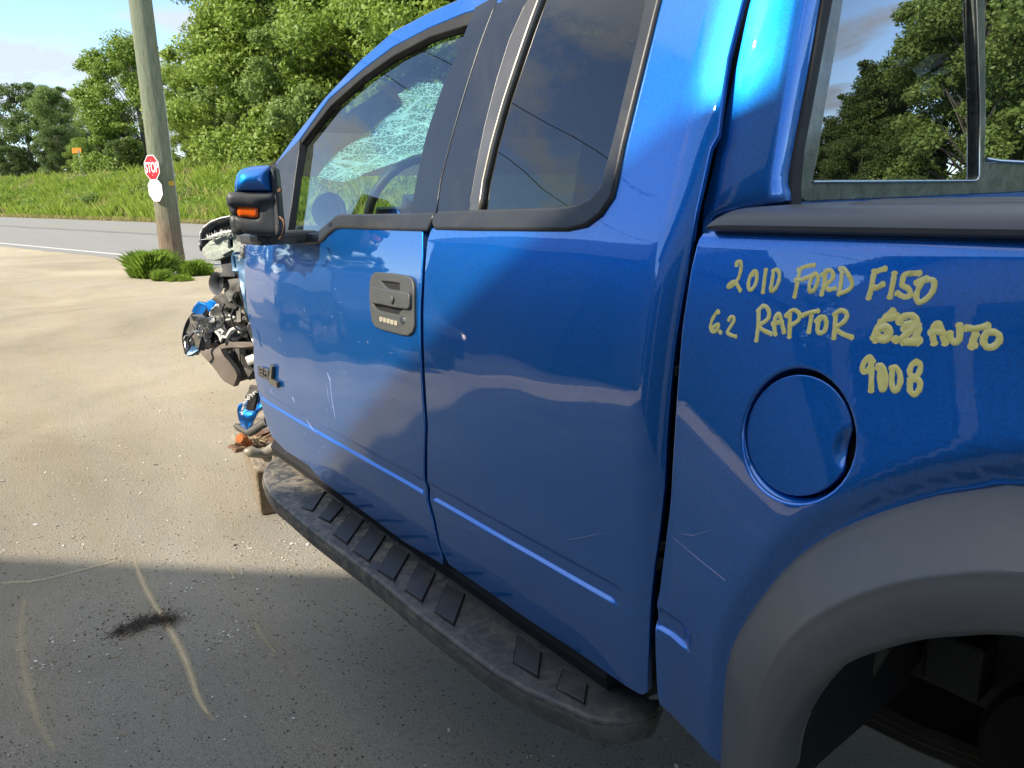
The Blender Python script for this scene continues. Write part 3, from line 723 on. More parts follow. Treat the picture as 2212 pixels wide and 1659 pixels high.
def copy_tree(o, loc, rz=0, sc=1.0, label=None, group=None, parent=None):
    c = o.copy(); COL.objects.link(c); c.location = loc; c.rotation_euler = (0, 0, rz); c.scale = (sc,)*3 if not hasattr(sc, '__len__') else sc
    if label: c['label'] = label
    if group: c['group'] = group
    for ch in o.children:
        d = ch.copy(); COL.objects.link(d); d.parent = c
    return c
def place(o, loc, rz=0, sc=1.0, label=None, group=None):
    o.location = loc; o.rotation_euler = (0, 0, rz); o.scale = (sc,)*3 if not hasattr(sc, '__len__') else sc
    if label: o['label'] = label
    if group: o['group'] = group
TREES = [make_tree('maple_tree', 14, 5.0, 11, 'leaf_bright', 56000, .125, .05),
         make_tree('cottonwood_tree', 15, 4.6, 12, 'leaf_mid', 56000, .115, .03, shape='col'),
         make_tree('alder_tree', 10, 4.2, 13, 'leaf_dark', 46000, .11, .03),
         make_tree('maple_tree', 12, 5.2, 14, 'leaf_bright', 54000, .125, .02, shape='col'),
         make_tree('fir_tree', 12, 3.2, 15, 'leaf_dark', 42000, .10, .06, shape='cone')]
used = set()
def tree(k, n, s, sc, lab, grp='trees beyond the railway', rz=None, z=2.2):
    loc = tuple(NS(n, s, z)) if n is not None else s
    rz = rng.uniform(0, 6.28) if rz is None else rz
    if k not in used: used.add(k); place(TREES[k], loc, rz, sc, lab, grp)
    else: copy_tree(TREES[k], loc, rz, sc, lab, grp)
GW = 'trees of the tall green wall beyond the railway'
# left group, low and dark
tree(2, 34, 96, 1.12, 'dark rounded tree at the left edge of the photo, beyond the grass bank', 'trees beyond the railway')
tree(1, 33, 86, .66, 'dark bushy tree second from the left edge, beyond the railway', 'trees beyond the railway')
tree(2, 30, 78, .55, 'small dark tree left of the orange plate', 'trees beyond the railway')
tree(1, 50, 118, .90, 'pale distant tree in the gap between the dark left trees and the bright maple', 'trees beyond the railway')
tree(2, 56, 132, .9, 'distant hazy tree above the dark left trees', 'trees beyond the railway')
tree(2, 33, 104, .60, 'low dark bushes filling the far left end of the tree line', 'trees beyond the railway')
tree(2, 30, 90, .42, 'low dark bush under the left trees, nearest the rails', 'trees beyond the railway')
tree(2, 31, 69, .50, 'low shrubby tree just right of the orange plate', 'trees beyond the railway')
# bright maple left of the pole
tree(3, 32.5, 67, 1.0, 'bright green maple standing free left of the utility pole', 'trees beyond the railway', rz=1.0)
tree(0, 31, 55.5, .60, 'small maple directly behind the utility pole', 'trees beyond the railway')
# tall wall right of the pole
ORD = ['nearest', 'second', 'third', 'fourth', 'fifth', 'sixth', 'seventh', 'eighth', 'ninth', 'tenth', 'eleventh', 'twelfth', 'thirteenth', 'fourteenth', 'fifteenth', 'sixteenth']
wall = [(1, 34, 52.0, 1.22), (0, 31.5, 48, 1.10), (1, 37, 47.0, 1.45), (3, 32, 43.5, 1.28), (0, 36, 41.5, 1.45), (1, 31.5, 39.5, 1.15), (3, 36, 36.5, 1.5),
        (0, 32, 34.5, 1.22), (1, 36, 31.0, 1.4), (3, 31.5, 29.5, 1.2), (0, 36, 26, 1.4), (1, 32, 23.0, 1.2), (3, 35, 19.5, 1.35), (0, 32, 14, 1.2), (1, 34, 8, 1.2), (3, 33, 1, 1.2)]
names = {0: 'broad bright maple', 1: 'grey-green cottonwood', 3: 'dense light green maple'}
for i, (k, n, s, sc) in enumerate(wall):
    tree(k, n, s, sc, '%s, %s from the utility pole in the tall leafy wall' % (names[k], ORD[i]), GW)
for i, (n, s, sc) in enumerate([(30, 53, .42), (30.2, 46, .48), (29.8, 42, .40), (30.2, 37, .5), (30, 33, .42), (30, 29, .5), (30, 24, .45), (30, 65, .36), (30, 73, .34)]):
    tree(2 if i % 2 else 3, n, s, sc, 'low bush at the foot of the trees behind the rails, %s of nine' % ORD[i].replace('nearest', 'first'), 'bushes along the far side of the railway')
# trees out of the frame, seen in the back window and the door paint
GR = 'trees mirrored in the back window'
O_ = np.array([-.6, 0, 0])
ORD23 = ORD+['seventeenth', 'eighteenth', 'nineteenth', 'twentieth', 'twenty-first', 'twenty-second', 'twenty-third', 'twenty-fourth']; qi = -1
for k, az, d, sc in [(2, 50, 46, .52), (2, 53, 46, .56), (2, 55, 45, .52), (2, 57, 46, .56), (2, 58.8, 45, .55), (4, 60.0, 44, .52), (4, 61.2, 43, .60), (4, 62.3, 43, .72), (4, 63.3, 44, .70), (2, 64.2, 43, .58), (2, 62, 40, .48), (2, 60, 41, .45), (2, 64, 40, .45),
                     (1, 66.8, 44, .70), (1, 68.6, 40, .88), (1, 70, 44, 1.0), (1, 72.5, 40, 1.0), (1, 75.5, 42, 1.1), (2, 65.0, 21, .22), (2, 67.5, 20, .20), (2, 70.0, 21, .23), (2, 72.5, 20, .22), (2, 62.5, 22, .20)]:
    qi += 1; p = O_+d*np.array([cos(radians(az)), sin(radians(az)), 0]); tree(k, None, tuple(p), sc, '%s behind the lot, %s of those mirrored in the truck back window' % ('fir' if k == 4 else 'leafy tree', ORD23[qi]), GR, z=0)
for i_, (az, d, sc) in enumerate([(229, 27, .70), (232.5, 25, .75), (236, 24, .68), (239, 26, .75), (226, 30, .7)]):  # unseen trees added to block the bright sky mirrored in the bed side
    p = O_+d*np.array([cos(radians(az)), sin(radians(az)), 0]); tree(2, None, tuple(p), sc, 'added dark tree between shed and workshop, %s of the clump hiding sky mirrored in the bed side' % ORD[i_], 'trees added to hide mirrored sky between shed and workshop', z=0)
GF = 'trees behind the lot, mirrored in the door'
for qi, (az, d) in enumerate([(186, 80), (191, 75), (196, 85), (201, 78), (206, 82), (212, 76), (219, 80), (226, 70), (181, 90), (222, 60), (229, 62), (232, 58), (235, 64), (238, 60), (241, 62), (244, 60)]):
    p = O_+d*np.array([cos(radians(az)), sin(radians(az)), 0]); tree(2, None, tuple(p), .9, 'distant dark tree, %s of the row mirrored in the front door' % ORD[qi], GF, z=0)

# grass bank
B = []
while len(B) < 95000:
    s = rng.uniform(20, 86); n = rng.uniform(19.2, 24.9)
    if s > 90*(n/26): continue
    B.append(NS(n, s, embz(n, s)-.03))
blades('tall_grass', B, .55, .018, .6, MAT['grass'])
B = []
while len(B) < 9000: s = rng.uniform(20, 86); n = rng.uniform(18.95, 19.6); B.append(NS(n, s, 0))
blades('verge_grass', B, .26, .012, .8, MAT['dry'])
B = []
while len(B) < 9000:
    s = rng.uniform(20, 86); n = rng.uniform(19.4, 24.9)
    if noise.noise(Vector((s*.35, n*.8, 2))) > .12: B.append(NS(n, s, embz(n, s)))
blades('seed_stems', B, .70, .010, .5, MAT['dry'])
cs = []
for _ in range(120):
    s = rng.uniform(22, 88); n = rng.uniform(20.2, 24.6); r_ = rng.uniform(.25, .8); cs.append((NS(n, s, embz(n, s)+.2), (r_*1.3, r_*1.3, r_*.7), r_**2))
V, Fc = leafcloud(cs, 22000, .08); quick_mesh('weed_cover', V, Fc, 4, MAT['leaf_mid'], kind='stuff')
cs = []
for _ in range(330):
    s = rng.uniform(22, 88); n = rng.uniform(21.3, 24.7); r_ = rng.uniform(.25, .6); cs.append((NS(n, s, embz(n, s)+.15), (r_*1.5, r_*1.5, r_*.5), r_**2))
V, Fc = leafcloud(cs, 62000, .085); quick_mesh('weed_cover', V, Fc, 4, MAT['weed'], kind='stuff')
def shrub(px, py, w, h, lab, mat='leaf_dark', n0=20.8):
    d = ray((px, py)); t = (n0)/(d@RN); q = CAM_POS+t*d; root = empty('shrub', (q[0], q[1], embz(n0, (q-C0)@RD)))
    cs = [((rng.uniform(-w, w)*.5, rng.uniform(-w, w)*.5, h*rng.uniform(.15, .8)), (w*.3, w*.3, h*.22), 1) for _ in range(14)]
    V, Fc = leafcloud(cs, 3600, .055); quick_mesh('crown', V, Fc, 4, MAT[mat], root)
    mb = MB(); [mb.tube([(0, 0, -.05), (c[0][0], c[0][1], c[0][2])], [.02, .006], 5) for c in cs]; mb.build('stem', MAT['bark'], root)
    setprops(root, lab, 'shrub')
shrub(203, 440, 1.1, 1.2, 'dark green shrub at the foot of the grass bank, left of the pole', 'leaf_mid')
shrub(10, 435, 1.6, 1.2, 'low shrub on the grass bank at the left edge of the photo', 'weed')

# ------------------------------------------------------------------ utility pole
pb = gnd((375, 578)); vd = np.array([pb[0]-CAM_POS[0], pb[1]-CAM_POS[1], 0]); vd /= np.linalg.norm(vd)
def onpole(p): d = ray(p); return CAM_POS+d*((vd@(pb-CAM_POS))/(vd@d))
ptop = onpole((303, 0)); axis = (ptop-pb); axis /= axis[2]; depth = (pb-CAM_POS)@CF
pr = 46.5/2*depth/FPX
pole = empty('utility_pole', tuple(pb)); setprops(pole, 'leaning weathered wooden utility pole with signs and a metal conduit', 'utility pole')
V = []; Fc = []; nz_, na = 90, 40
for i in range(nz_):
    z = -.3+10.8*(i/(nz_-1))**1.3
    rad = pr*(1.04-.022*z+.10*max(0, .5-z)); c = axis*z
    for k in range(na):
        a = 2*pi*k/na
        g = .010*noise.noise(Vector((cos(a)*4.5, sin(a)*4.5, z*.35)))+.012*max(0, noise.noise(Vector((cos(a)*9, sin(a)*9, z*.7+4))))*(1.8 if z < 1.6 else .7)
        V.append(c+np.array([cos(a), sin(a), 0])*(rad-g))
for i in range(nz_-1):
    for k in range(na): Fc.append((i*na+k, i*na+(k+1) % na, (i+1)*na+(k+1) % na, (i+1)*na+k))
Fc.append(tuple((nz_-1)*na+k for k in range(na)))
autosmooth(mesh_obj('shaft', V, Fc, MAT['woodpost'], pole), 50)
cpts = [onpole(p) for p in T('t1', (1064, 1545), (1040, 1340), (1012, 1120), (985, 900), (960, 700), (939, 525))]
MB().tube([p-pb-vd*pr*.15 for p in cpts], .021, 8).build('conduit', MAT['galv'], pole, 60)
for p in T('t1', (1026, 1230), (1000, 1010), (974, 800)):
    q = onpole(p)-pb-vd*pr*.15; MB().tube([q-axis*.02, q+axis*.02], .034, 8).build('conduit_clamp', MAT['galv'], pole, 60)
# signs
saz = radians(291); sn = np.array([cos(saz), sin(saz), 0]); sr_ = np.array([-sin(saz), cos(saz), 0])
def octo(R, w, z): return [(R*cos(radians(22.5+45*k)), z, R*sin(radians(22.5+45*k))) for k in range(8)]
def sign(name, px, hpx, mats, text, label, cat, off):
    Pn = pb+axis*1.9+sn*(pr+off); d = ray(px); q = CAM_POS+d*((sn@(Pn-CAM_POS))/(sn@d)); R = hpx/2*((q-CAM_POS)@CF)/FPX/cos(radians(22.5))
    root = empty(name, tuple(q)); tl = atan2(-(axis@sr_), 1)
    root.rotation_mode = 'QUATERNION'
    up = axis/np.linalg.norm(axis); fx = np.cross(up, -sn)*-1; fx = np.cross(-sn, up); fx = -np.cross(up, sn)
    xr = np.cross(up, sn); xr /= np.linalg.norm(xr); zn = sn; yv = up-(up@zn)*zn; yv /= np.linalg.norm(yv)
    root.rotation_quaternion = Matrix(((xr[0], yv[0], zn[0]), (xr[1], yv[1], zn[1]), (xr[2], yv[2], zn[2]))).to_quaternion()
    def octp(nm, R, z0, z1, mat):
        V = [(R*cos(radians(22.5+45*k)), R*sin(radians(22.5+45*k)), z) for z in (z0, z1) for k in range(8)]
        return mesh_obj(nm, V, [tuple(range(7, -1, -1)), tuple(range(8, 16))]+[(k, (k+1) % 8, 8+(k+1) % 8, 8+k) for k in range(8)], mat, root)
    octp('plate', R, 0, .004, MAT['whitesign'])
    if mats: octp('face', R*.925, .0042, .006, mats)
    if text:
        cu = bpy.data.curves.new('txt', 'FONT'); cu.body = text; cu.align_x = 'CENTER'; cu.align_y = 'CENTER'; cu.size = R*.78; cu.extrude = .0008; cu.offset = R*.018; cu.space_character = .98
        to = bpy.data.objects.new('txt', cu); me = bpy.data.meshes.new_from_object(to); bpy.data.objects.remove(to)
        me.transform(Matrix.Scale(1.35, 4, (0, 1, 0))); me.transform(Matrix.Scale(.88, 4, (1, 0, 0)))
        me.materials.clear(); me.materials.append(MAT['whitesign'])
        lo = bpy.data.objects.new('lettering', me); COL.objects.link(lo); lo.parent = root; lo.location = (0, -R*.02, .0075)
    else:
        for (x, y, r_) in ((-.4, .35, .07), (-.25, .3, .04), (-.35, 0, .10), (.2, -.55, .05), (.35, -.6, .04), (0, -.58, .03)):
            mesh_obj('scuff', [(R*(x+r_*cos(t)*rng.uniform(.6, 1)), R*(y+r_*.7*sin(t)), .0046) for t in np.arange(0, 6.2, .8)], [tuple(range(8))], MAT['galv'], root)
    for y in (.55, -.55):
        MB().lathe((0, R*y, .004), [(0, .006), (.010, .005), (.012, 0)], (0, 0, 1), 8).build('bolt', MAT['galv'], root)
    MB().box((R*.3, 0, -.03), (.05, R*1.2, .055)).build('bracket', MAT['galv'], root)
    setprops(root, label, cat)
sign('stop_sign', T('t1', (875, 966))[0], 52.5, MAT['redsign'], 'STOP', 'red octagonal stop sign with white lettering on the utility pole', 'stop sign', .085)
sign('blank_sign', T('t1', (895, 1093))[0], 49, None, None, 'blank white octagonal plate below the red stop sign on the pole', 'sign', .070)
q = onpole(T('t1', (980, 1057))[0])-vd*pr*.93
tg = mesh_obj('pole_tag', [q+np.array(CR)*x*.085+np.array([0, 0, 1])*z*.05-vd*d for d in (0, .006) for x, z in ((-1, -1), (1, -.8), (1, 1), (-1, .85))], [(0, 1, 2, 3), (7, 6, 5, 4), (0, 4, 5, 1), (1, 5, 6, 2), (2, 6, 7, 3), (3, 7, 4, 0)], MAT['yellowtag'])
tg.parent = pole; tg.matrix_parent_inverse = Matrix.Translation(pole.location).inverted()
# grass round the pole foot
def clump(name, px, py, rx, h, n, lab, mat='clump', wid=.0024):
    c = gnd((px, py)); a = rng.uniform(0, 2*pi, n); r_ = rng.uniform(0, 1, n)**.7
    irr = 1+.25*np.sin(a*3+px)+.15*np.sin(a*7+py)
    base = np.stack([c[0]+r_*rx*irr*np.cos(a)*.6, c[1]+r_*rx*irr*np.sin(a)*.6, np.zeros(n)], 1)
    hh = h*(1-.72*r_**1.6)*rng.uniform(.55, 1.15, n); out = np.stack([np.cos(a), np.sin(a), np.zeros(n)], 1)
    d = out*(r_*.55)[:, None]+rng.normal(0, .30, (n, 3))*[1, 1, 0]; d *= hh[:, None]
    sd_ = rng.normal(size=(n, 3))*[1, 1, .1]; sd_ /= np.linalg.norm(sd_, axis=1)[:, None]; w = (wid*rng.uniform(.6, 1.4, n))[:, None]; up = np.array([0, 0, 1.0])[None]*hh[:, None]
    V = np.stack([base-sd_*w, base+sd_*w, base+d*.45+up*.65+sd_*w*.7, base+d+up*.95], 1)
    Fc = (np.array([(0, 1, 2, 3)])[None]+np.arange(n)[:, None, None]*4).reshape(-1, 4)
    return quick_mesh(name, V.reshape(-1, 3), Fc, 4, MAT[mat], None, 'stuff')
clump('grass_clump', 330, 597, .44, .50, 13000, '')
clump('grass_clump', 316, 600, .32, .34, 5000, '')
clump('grass_clump', 352, 606, .22, .22, 1800, '')
clump('grass_clump', 418, 594, .38, .30, 7000, '')
clump('grass_clump', 440, 594, .26, .20, 3000, '')
clump('grass_clump', 390, 606, .36, .12, 2500, '', 'weed')

# orange plate by the railway
d = ray((166, 325)); t = 28.8/(d@RN); q = CAM_POS+t*d
ob = empty('trackside_sign', (q[0], q[1], 2.4)); setprops(ob, 'small orange plate on a post beyond the railway, left of the maple', 'sign')
hh = q[2]-2.4; R3b = np.stack([np.array([CR[0], CR[1], 0])/np.hypot(CR[0], CR[1]), vd, [0, 0, 1]], 1)
MB().box((0, 0, hh), (.80, .08, .42), R3b, .02).build('plate', MAT['orangebox'], ob)
MB().box((.1, .1, hh*.5), (.10, .10, hh*1.02)).build('post', MAT['galv'], ob)

# ------------------------------------------------------------------ workshop behind the camera (casts the shade line)
ed = np.array([.694, .720, 0]); ed /= np.linalg.norm(ed); gn = np.array([ed[1], -ed[0], 0])
EH = 5.5; gp = gnd((370, 1222)); E0 = gp + np.array([cos(SUN_AZ), sin(SUN_AZ), 0])*EH/np.tan(SUN_EL)
E0[2] = 0
shop = empty('workshop', tuple(E0)); setprops(shop, 'grey clad workshop behind the camera, mirrored in the truck side', 'building')
R3s = np.stack([ed, gn, [0, 0, 1]], 1)
def sb(mb, t0, t1, g0, g1, z0, z1): mb.box(R3s@np.array([(t0+t1)/2, (g0+g1)/2, (z0+z1)/2]), (t1-t0, g1-g0, z1-z0), R3s); return mb
T0_, T1_ = -6.0, 9.2
mb = sb(MB(), T0_+.3, T1_-.3, .5, 11, 0, EH-.22)
mb.build('wall', MAT['cladding'], shop)
roofm = MB(); V = []
for t in (T0_, T1_):
    for g, z in ((0, EH), (11.4, EH+.5), (11.4, EH+.3), (0, EH-.18)): V.append(R3s@np.array([t, g, z]))
roofm.add(V, [(0, 1, 5, 4), (1, 2, 6, 5), (2, 3, 7, 6), (3, 0, 4, 7), (0, 3, 2, 1), (4, 5, 6, 7)]); roofm.build('roof', MAT['metalroof'], shop)
for t in (-4.6, -.2, 4.2):
    dm = sb(MB(), t, t+3.6, .46, .498, 0, 3.6); do = dm.build('roller_door', MAT['rollerdoor'], shop)
    for k in range(12): sb(MB(), t, t+3.6, .435, .458, .1+k*.3, .28+k*.3).build('slat', MAT['rollerdoor'], do)
shed = empty('low_shed', (-13.6, -12.2, 0)); setprops(shed, 'dark roofed shed beyond the parked vehicles, mirrored in the rear door', 'building')
MB().box((0, 0, 2.22), (7.5, 6, 4.44)).build('wall', MAT['metalroof'], shed)
rm = MB(); V = [(x, y, z) for x in (-4.1, 4.1) for y, z in ((-3.3, 4.4), (0, 6.4), (3.3, 4.4))]; rm.add(V, [(0, 3, 4, 1), (1, 4, 5, 2), (0, 1, 2), (3, 5, 4), (0, 2, 5, 3)]); rm.build('roof', MAT['metalroof'], shed)
MB().box((1, 3.02, 1.5), (3, .05, 3.0)).build('door', MAT['rollerdoor'], shed)
# cables
def cable(a, b, sag, lab):
    a, b = np.array(a, float), np.array(b, float)
    pts = [a+(b-a)*t-np.array([0, 0, sag*4*t*(1-t)]) for t in np.linspace(0, 1, 25)]
    o = MB().tube(pts, .013, 6).build('power_cable', MAT['cable']); setprops(o, lab, 'cable', 'overhead cables mirrored in the side windows')
cable((-16.2, 2.5, 9.8), (-9, -34, 9.2), .9, 'upper overhead cable mirrored in the front window')
cable((-16.2, 2.5, 9.2), (-13, -34, 7.6), 1.1, 'lower overhead cable mirrored in the front window')

# parked vehicles out of frame, mirrored in the door
def parked(name, loc, rz, L, Wd, Hh, paintm, pickup, label):
    root = empty(name, loc); root.rotation_euler = (0, 0, rz); setprops(root, label, 'car')
    if pickup: pf = [(-L/2, .45), (-L/2, 1.05), (-L*.02, 1.08), (-L*.0, 1.12), (.02*L, Hh), (.20*L, Hh), (.31*L, 1.12), (L*.47, 1.02), (L/2, .85), (L/2, .40)]
    else: pf = [(-L/2, .42), (-L/2, .95), (-L*.47, 1.1), (-L*.40, Hh*.96), (-.30*L, Hh), (.12*L, Hh), (.27*L, 1.08), (L*.46, .98), (L/2, .78), (L/2, .38)]
    k = len(pf); V = []
    for y, sx in ((-Wd/2, 1), (-Wd/2*.80, 1), (Wd/2*.80, 1), (Wd/2, 1)): 
        for (x, z) in pf: V.append((x, y if z < 1.2 or abs(y) < Wd/2*.85 else np.sign(y)*Wd/2*.80, z))
    Fc = [tuple(range(k-1, -1, -1)), tuple(3*k+i for i in range(k))]+[(r_*k+i, r_*k+(i+1) % k, (r_+1)*k+(i+1) % k, (r_+1)*k+i) for r_ in range(3) for i in range(k)]
    b = mesh_obj('body', V, Fc, paintm, root); bevel(b, .06, 3); autosmooth(b, 50)
    for sy in (-1, 1):
        y = sy*(Wd/2*.86)
        if pickup: q = [(.015*L, 1.14), (.045*L, Hh-.08), (.19*L, Hh-.08), (.27*L, 1.14)]
        else: q = [(-.42*L, 1.10), (-.37*L, Hh-.12), (.11*L, Hh-.1), (.23*L, 1.10)]
        mesh_obj('side_window', [(x, sy*(Wd/2*.80+.02 if z > 1.2 else Wd/2+.004)+o_*sy*.006, z) for o_ in (0, 1) for x, z in q], [(0, 1, 2, 3), (4, 5, 6, 7), (0, 1, 5, 4), (1, 2, 6, 5), (2, 3, 7, 6), (3, 0, 4, 7)], MAT['carglass'], root)
        for x in (-.31*L, .31*L):
            w = MB().lathe((x, sy*(Wd/2-.20), .37), [(.20, 0), (.36, 0), (.375, .04), (.375, .2), (.35, .235), (.235, .235), (.22, .20)], (0, sy, 0), 24).build('wheel', MAT['tyre'], root, 40)
            rm = MB().lathe((x, sy*(Wd/2-.20), .37), [(.235, .21), (.20, .16), (.05, .19), (0, .2)], (0, sy, 0), 24)
            for j in range(7):
                a = j*2*pi/7; rm.box((x+.13*cos(a), sy*(Wd/2+.005), .37+.13*sin(a)), (.20, .03, .045), np.array([[cos(a), 0, -sin(a)], [0, 1, 0], [sin(a), 0, cos(a)]]))
            rm.build('rim', MAT['rim'], w, 40)
        MB().box((-L/2-.005, sy*Wd*.42, .9), (.05, .12, .36)).build('tail_light', MAT['redlens'], root)
    return root
parked('parked_suv', (-10.5, -4.4, 0), radians(8), 4.6, 1.85, 1.72, MAT['navy_paint_car'], False, 'dark blue parked car out of frame, mirrored in the front door')
parked('parked_pickup', (-17.0, -6.3, 0), radians(14), 5.4, 1.95, 1.8, MAT['white_paint_car'], True, 'white parked pickup out of frame, mirrored in the front door')

# ================================================================== THE TRUCK
truck = empty('pickup_truck'); truck.rotation_euler = (0, -NOSE, 0)
setprops(truck, 'wrecked blue extended cab pickup truck with smashed front, missing wheels and yellow marker writing', 'pickup truck')
def mir(P, y=.93*2): P = np.array(P, float); P[..., 1] = y-P[..., 1]; return P      # other side of the truck
YC = .93

# --- front door -----------------------------------------------------
fd = (T('m4', (560, 1322), (830, 1342), (1110, 1382), (1250, 1387), (1400, 1342), (1500, 1232), (1620, 1142), (1740, 1102)) + [(800, 487), (870, 489), (912, 491)] +
      T('m5', (1205, -120), (1200, 0), (1180, 400), (1150, 800), (1145, 1200), (1150, 1659)) + [(908, 800), (911, 860)] +
      T('z6', (895, 0), (890, 200), (905, 300), (930, 450), (960, 580), (978, 640), (985, 668)) + T('z6', (800, 560), (600, 412), (400, 262)) +
      [(664, 1003)] + T('m3', (650, 850), (580, 780), (500, 700), (450, 580), (400, 400), (370, 250), (342, 165)) +
      T('m2', (1250, 1475), (1215, 1350), (1195, 1200), (1190, 850), (1160, 620), (1110, 430), (1085, 200)) + T('m1', (1090, 1450), (1065, 1150), (1055, 900), (1060, 500), (1074, 385)))
GR_ROWS = [.95, .940, .936, .933, .930, .927, .924, .920, .912, .905, .902, .900, .898, .896, .894, .892, .888, .88]
HB = T('m5', (283, 236), (600, 258), (900, 310), (975, 350), (1012, 430), (1024, 560), (1024, 1250), (1000, 1350), (920, 1418), (800, 1405), (400, 1300), (290, 1250), (232, 1150), (205, 950), (188, 700), (192, 420), (220, 290))
front_door = side('front_door', fd, Scab, MAT['paint'], truck, rows=GR_ROWS, step=.025, holes=[])
# --- rear door --------------------------------------------------------
rd = ([(932, 494), (1000, 492.5), (1100, 491.5), (1221, 491)] + [(1262, 482), (1293, 460), (1316, 425), (1328, 373), (1340, 313), (1360, 234), (1380, 156), (1399, 78), (1419, 0), (1440, -90), (1640, -90)] +
      T('z4', (585, 0), (500, 330), (440, 770), (395, 850)) + [(1515, 390), (1499, 461), (1491, 518), (1478, 607), (1466, 680), (1455, 752), (1443, 877), (1437, 960), (1434, 1044), (1422, 1152), (1411, 1224), (1403, 1300), (1399, 1400), (1396, 1494)] +
      [(1385, 1499), (1374, 1494)] + T('z6', (1700, 1135), (1400, 935), (1200, 795), (1015, 668), (980, 600), (950, 450), (925, 300), (912, 230), (915, 0)) + [(921, 860), (918, 800), (916, 749), (915, 675), (917.5, 609), (920, 564), (924, 520)])
rear_door = side('rear_door', rd, Scab, MAT['paint'], truck, rows=GR_ROWS, step=.025)
# rubber seal in the gap between the doors, dark jamb behind
seal_px = [(913, 500), (912, 560), (909, 609), (906, 680), (907, 749), (910, 820), (913, 900), (917, 1010), (922, 1055), (933, 1121), (947, 1180), (960, 1216)]
mb = MB(); mb.tube([hit((x+3.5, y), Scab, .010) for x, y in seal_px], .006, 8); mb.build('door_seal', MAT['rubber'], truck, 60)
jb = MB()
jam = [hit((x+2, y), Scab, .035) for x, y in seal_px]
jb.add([p+np.array([dx, 0, 0]) for p in jam for dx in (-.03, .03)], [(2*i, 2*i+1, 2*i+3, 2*i+2) for i in range(len(jam)-1)])
jb.build('door_jamb', MAT['dark'], truck)
# --- glasshouse ---------------------------------------------------------
GL = T('z3', (110, 1292), (140, 1050), (186, 796), (350, 582), (530, 422), (700, 302), (900, 197), (1110, 130))
GLr = T('z3', (975, 480), (885, 750), (840, 950), (795, 1190)) 
gl_b = [(732, 466.8), (720, 470), (709, 480), (698, 494), (681, 505), (642, 512)]
def swell(pl, k):
    P = np.array(pl); c = P.mean(0); d = P-c; L = np.linalg.norm(d, axis=1)[:, None]; return [tuple(p) for p in c+d*(L+k)/L]
front_glass = side('front_door_glass', swell(GL+[(990, 113)]+GLr+gl_b, 7), Sglass, MAT['glass_front'], front_door, off=.020, rim=0, flange=.004)
fseal_out = T('z3', (180, 768), (340, 543), (540, 368), (700, 248), (900, 143), (1090, 63), (1152, 40))
fseal_in = T('z3', (1110, 130), (900, 197), (700, 302), (530, 422), (350, 582), (188, 792), (142, 1050), (112, 1280))
side('window_seal', [(592, 512), (588, 430), (597, 356)] + fseal_out + fseal_in, Sglass, MAT['rubber'], front_door, off=.001, rim=.004, flange=.018)
side('window_seal', T('z3', (193, 800), (352, 590), (532, 430), (702, 310), (902, 205), (1100, 142), (1106, 152), (905, 219), (707, 324), (538, 444), (360, 602), (205, 806), (165, 1050), (135, 1290), (112, 1290), (145, 1050)), Sglass, MAT['dash'], front_door, off=.013, rim=.002, flange=.01)
# blue A-pillar and roof rail
sil = T('z3', (46, 912), (148, 768), (328, 538), (518, 338), (700, 178), (900, 73), (1060, 3)) + [(1030, -15), (1120, -45)]
inn = T('z3', (300, -100), ) 
side('a_pillar', sil+[(1120, -20), (1090, 2), (1028, 17)]+fseal_out[::-1][1:], Sglass, MAT['paint'], truck, off=-.002, rim=.006, flange=.03)
# windshield base sail and mirror mount
side('mirror_sail', [(600, 350), (646, 303), (644, 330), (629, 440), (619, 512), (600, 520), (588, 470), (590, 380)], Sglass, MAT['trim'], front_door, off=-.006, rim=.003, flange=.02)
# pillar appliques
side('pillar_cover', T('z3', (1152, 43), (1283, -30), (1180, 235), (1100, 480), (1008, 800), (958, 1000), (932, 1182), (795, 1196), (838, 950), (883, 750), (973, 480), (1058, 290)), Sglass, MAT['applique'], front_door, off=-.004, rim=.003, flange=.012)
side('pillar_cover', T('z3', (1291, -30), (1452, -30), (1342, 210), (1272, 430), (1202, 700), (1152, 950), (1112, 1180), (943, 1186), (968, 1000), (1018, 800), (1110, 480), (1189, 235)), Sglass, MAT['applique'], rear_door, off=-.002, rim=.003, flange=.012)
ld = MB(); ld.tube([hit(p, Sglass, .001) for p in T('z3', (1286, -30), (1184, 235), (1105, 480))], .0022, 6); ld.build('weather_strip', MAT['chrome'], rear_door, 60)
# rear door glass and its trims
rg_r = T('z3', (1600, 1165), (1700, 1150), (1790, 1110), (1850, 1040), (1880, 930), (1940, 700), (2000, 450), (2060, 200), (2100, 0)) + [(1412, -90)]
rg_l = [(1195, -90)]+T('z3', (1490, 0), (1400, 250), (1300, 550), (1230, 800), (1185, 1000), (1160, 1170))
rear_glass = side('rear_door_glass', swell(rg_l+rg_r, 5), Sglass, MAT['glass_rear'], rear_door, off=.012, rim=0, flange=.004)
side('window_trim', [(1180, -90)]+T('z3', (1442, -20), (1342, 210), (1272, 430), (1202, 700), (1152, 950), (1112, 1175), (1162, 1175), (1185, 1000), (1230, 800), (1300, 550), (1400, 250), (1490, 0))+[(1195, -90)], Sglass, MAT['dimchrome'], rear_door, off=-.001, rim=.008, flange=.012)
rt_o = [(1440, -90)]+T('z3', (2152, 0), (2102, 200), (2052, 400), (2002, 600), (1953, 800), (1922, 950), (1892, 1080), (1832, 1172), (1752, 1232), (1650, 1254))
side('window_trim', rt_o+T('z3', (1400, 1254), (1150, 1254), (925, 1250), (918, 1230), (922, 1195), (945, 1182), (1100, 1176), (1350, 1170))+rg_r, Sglass, MAT['trim'], rear_door, off=-.008, rim=.007, flange=.014)
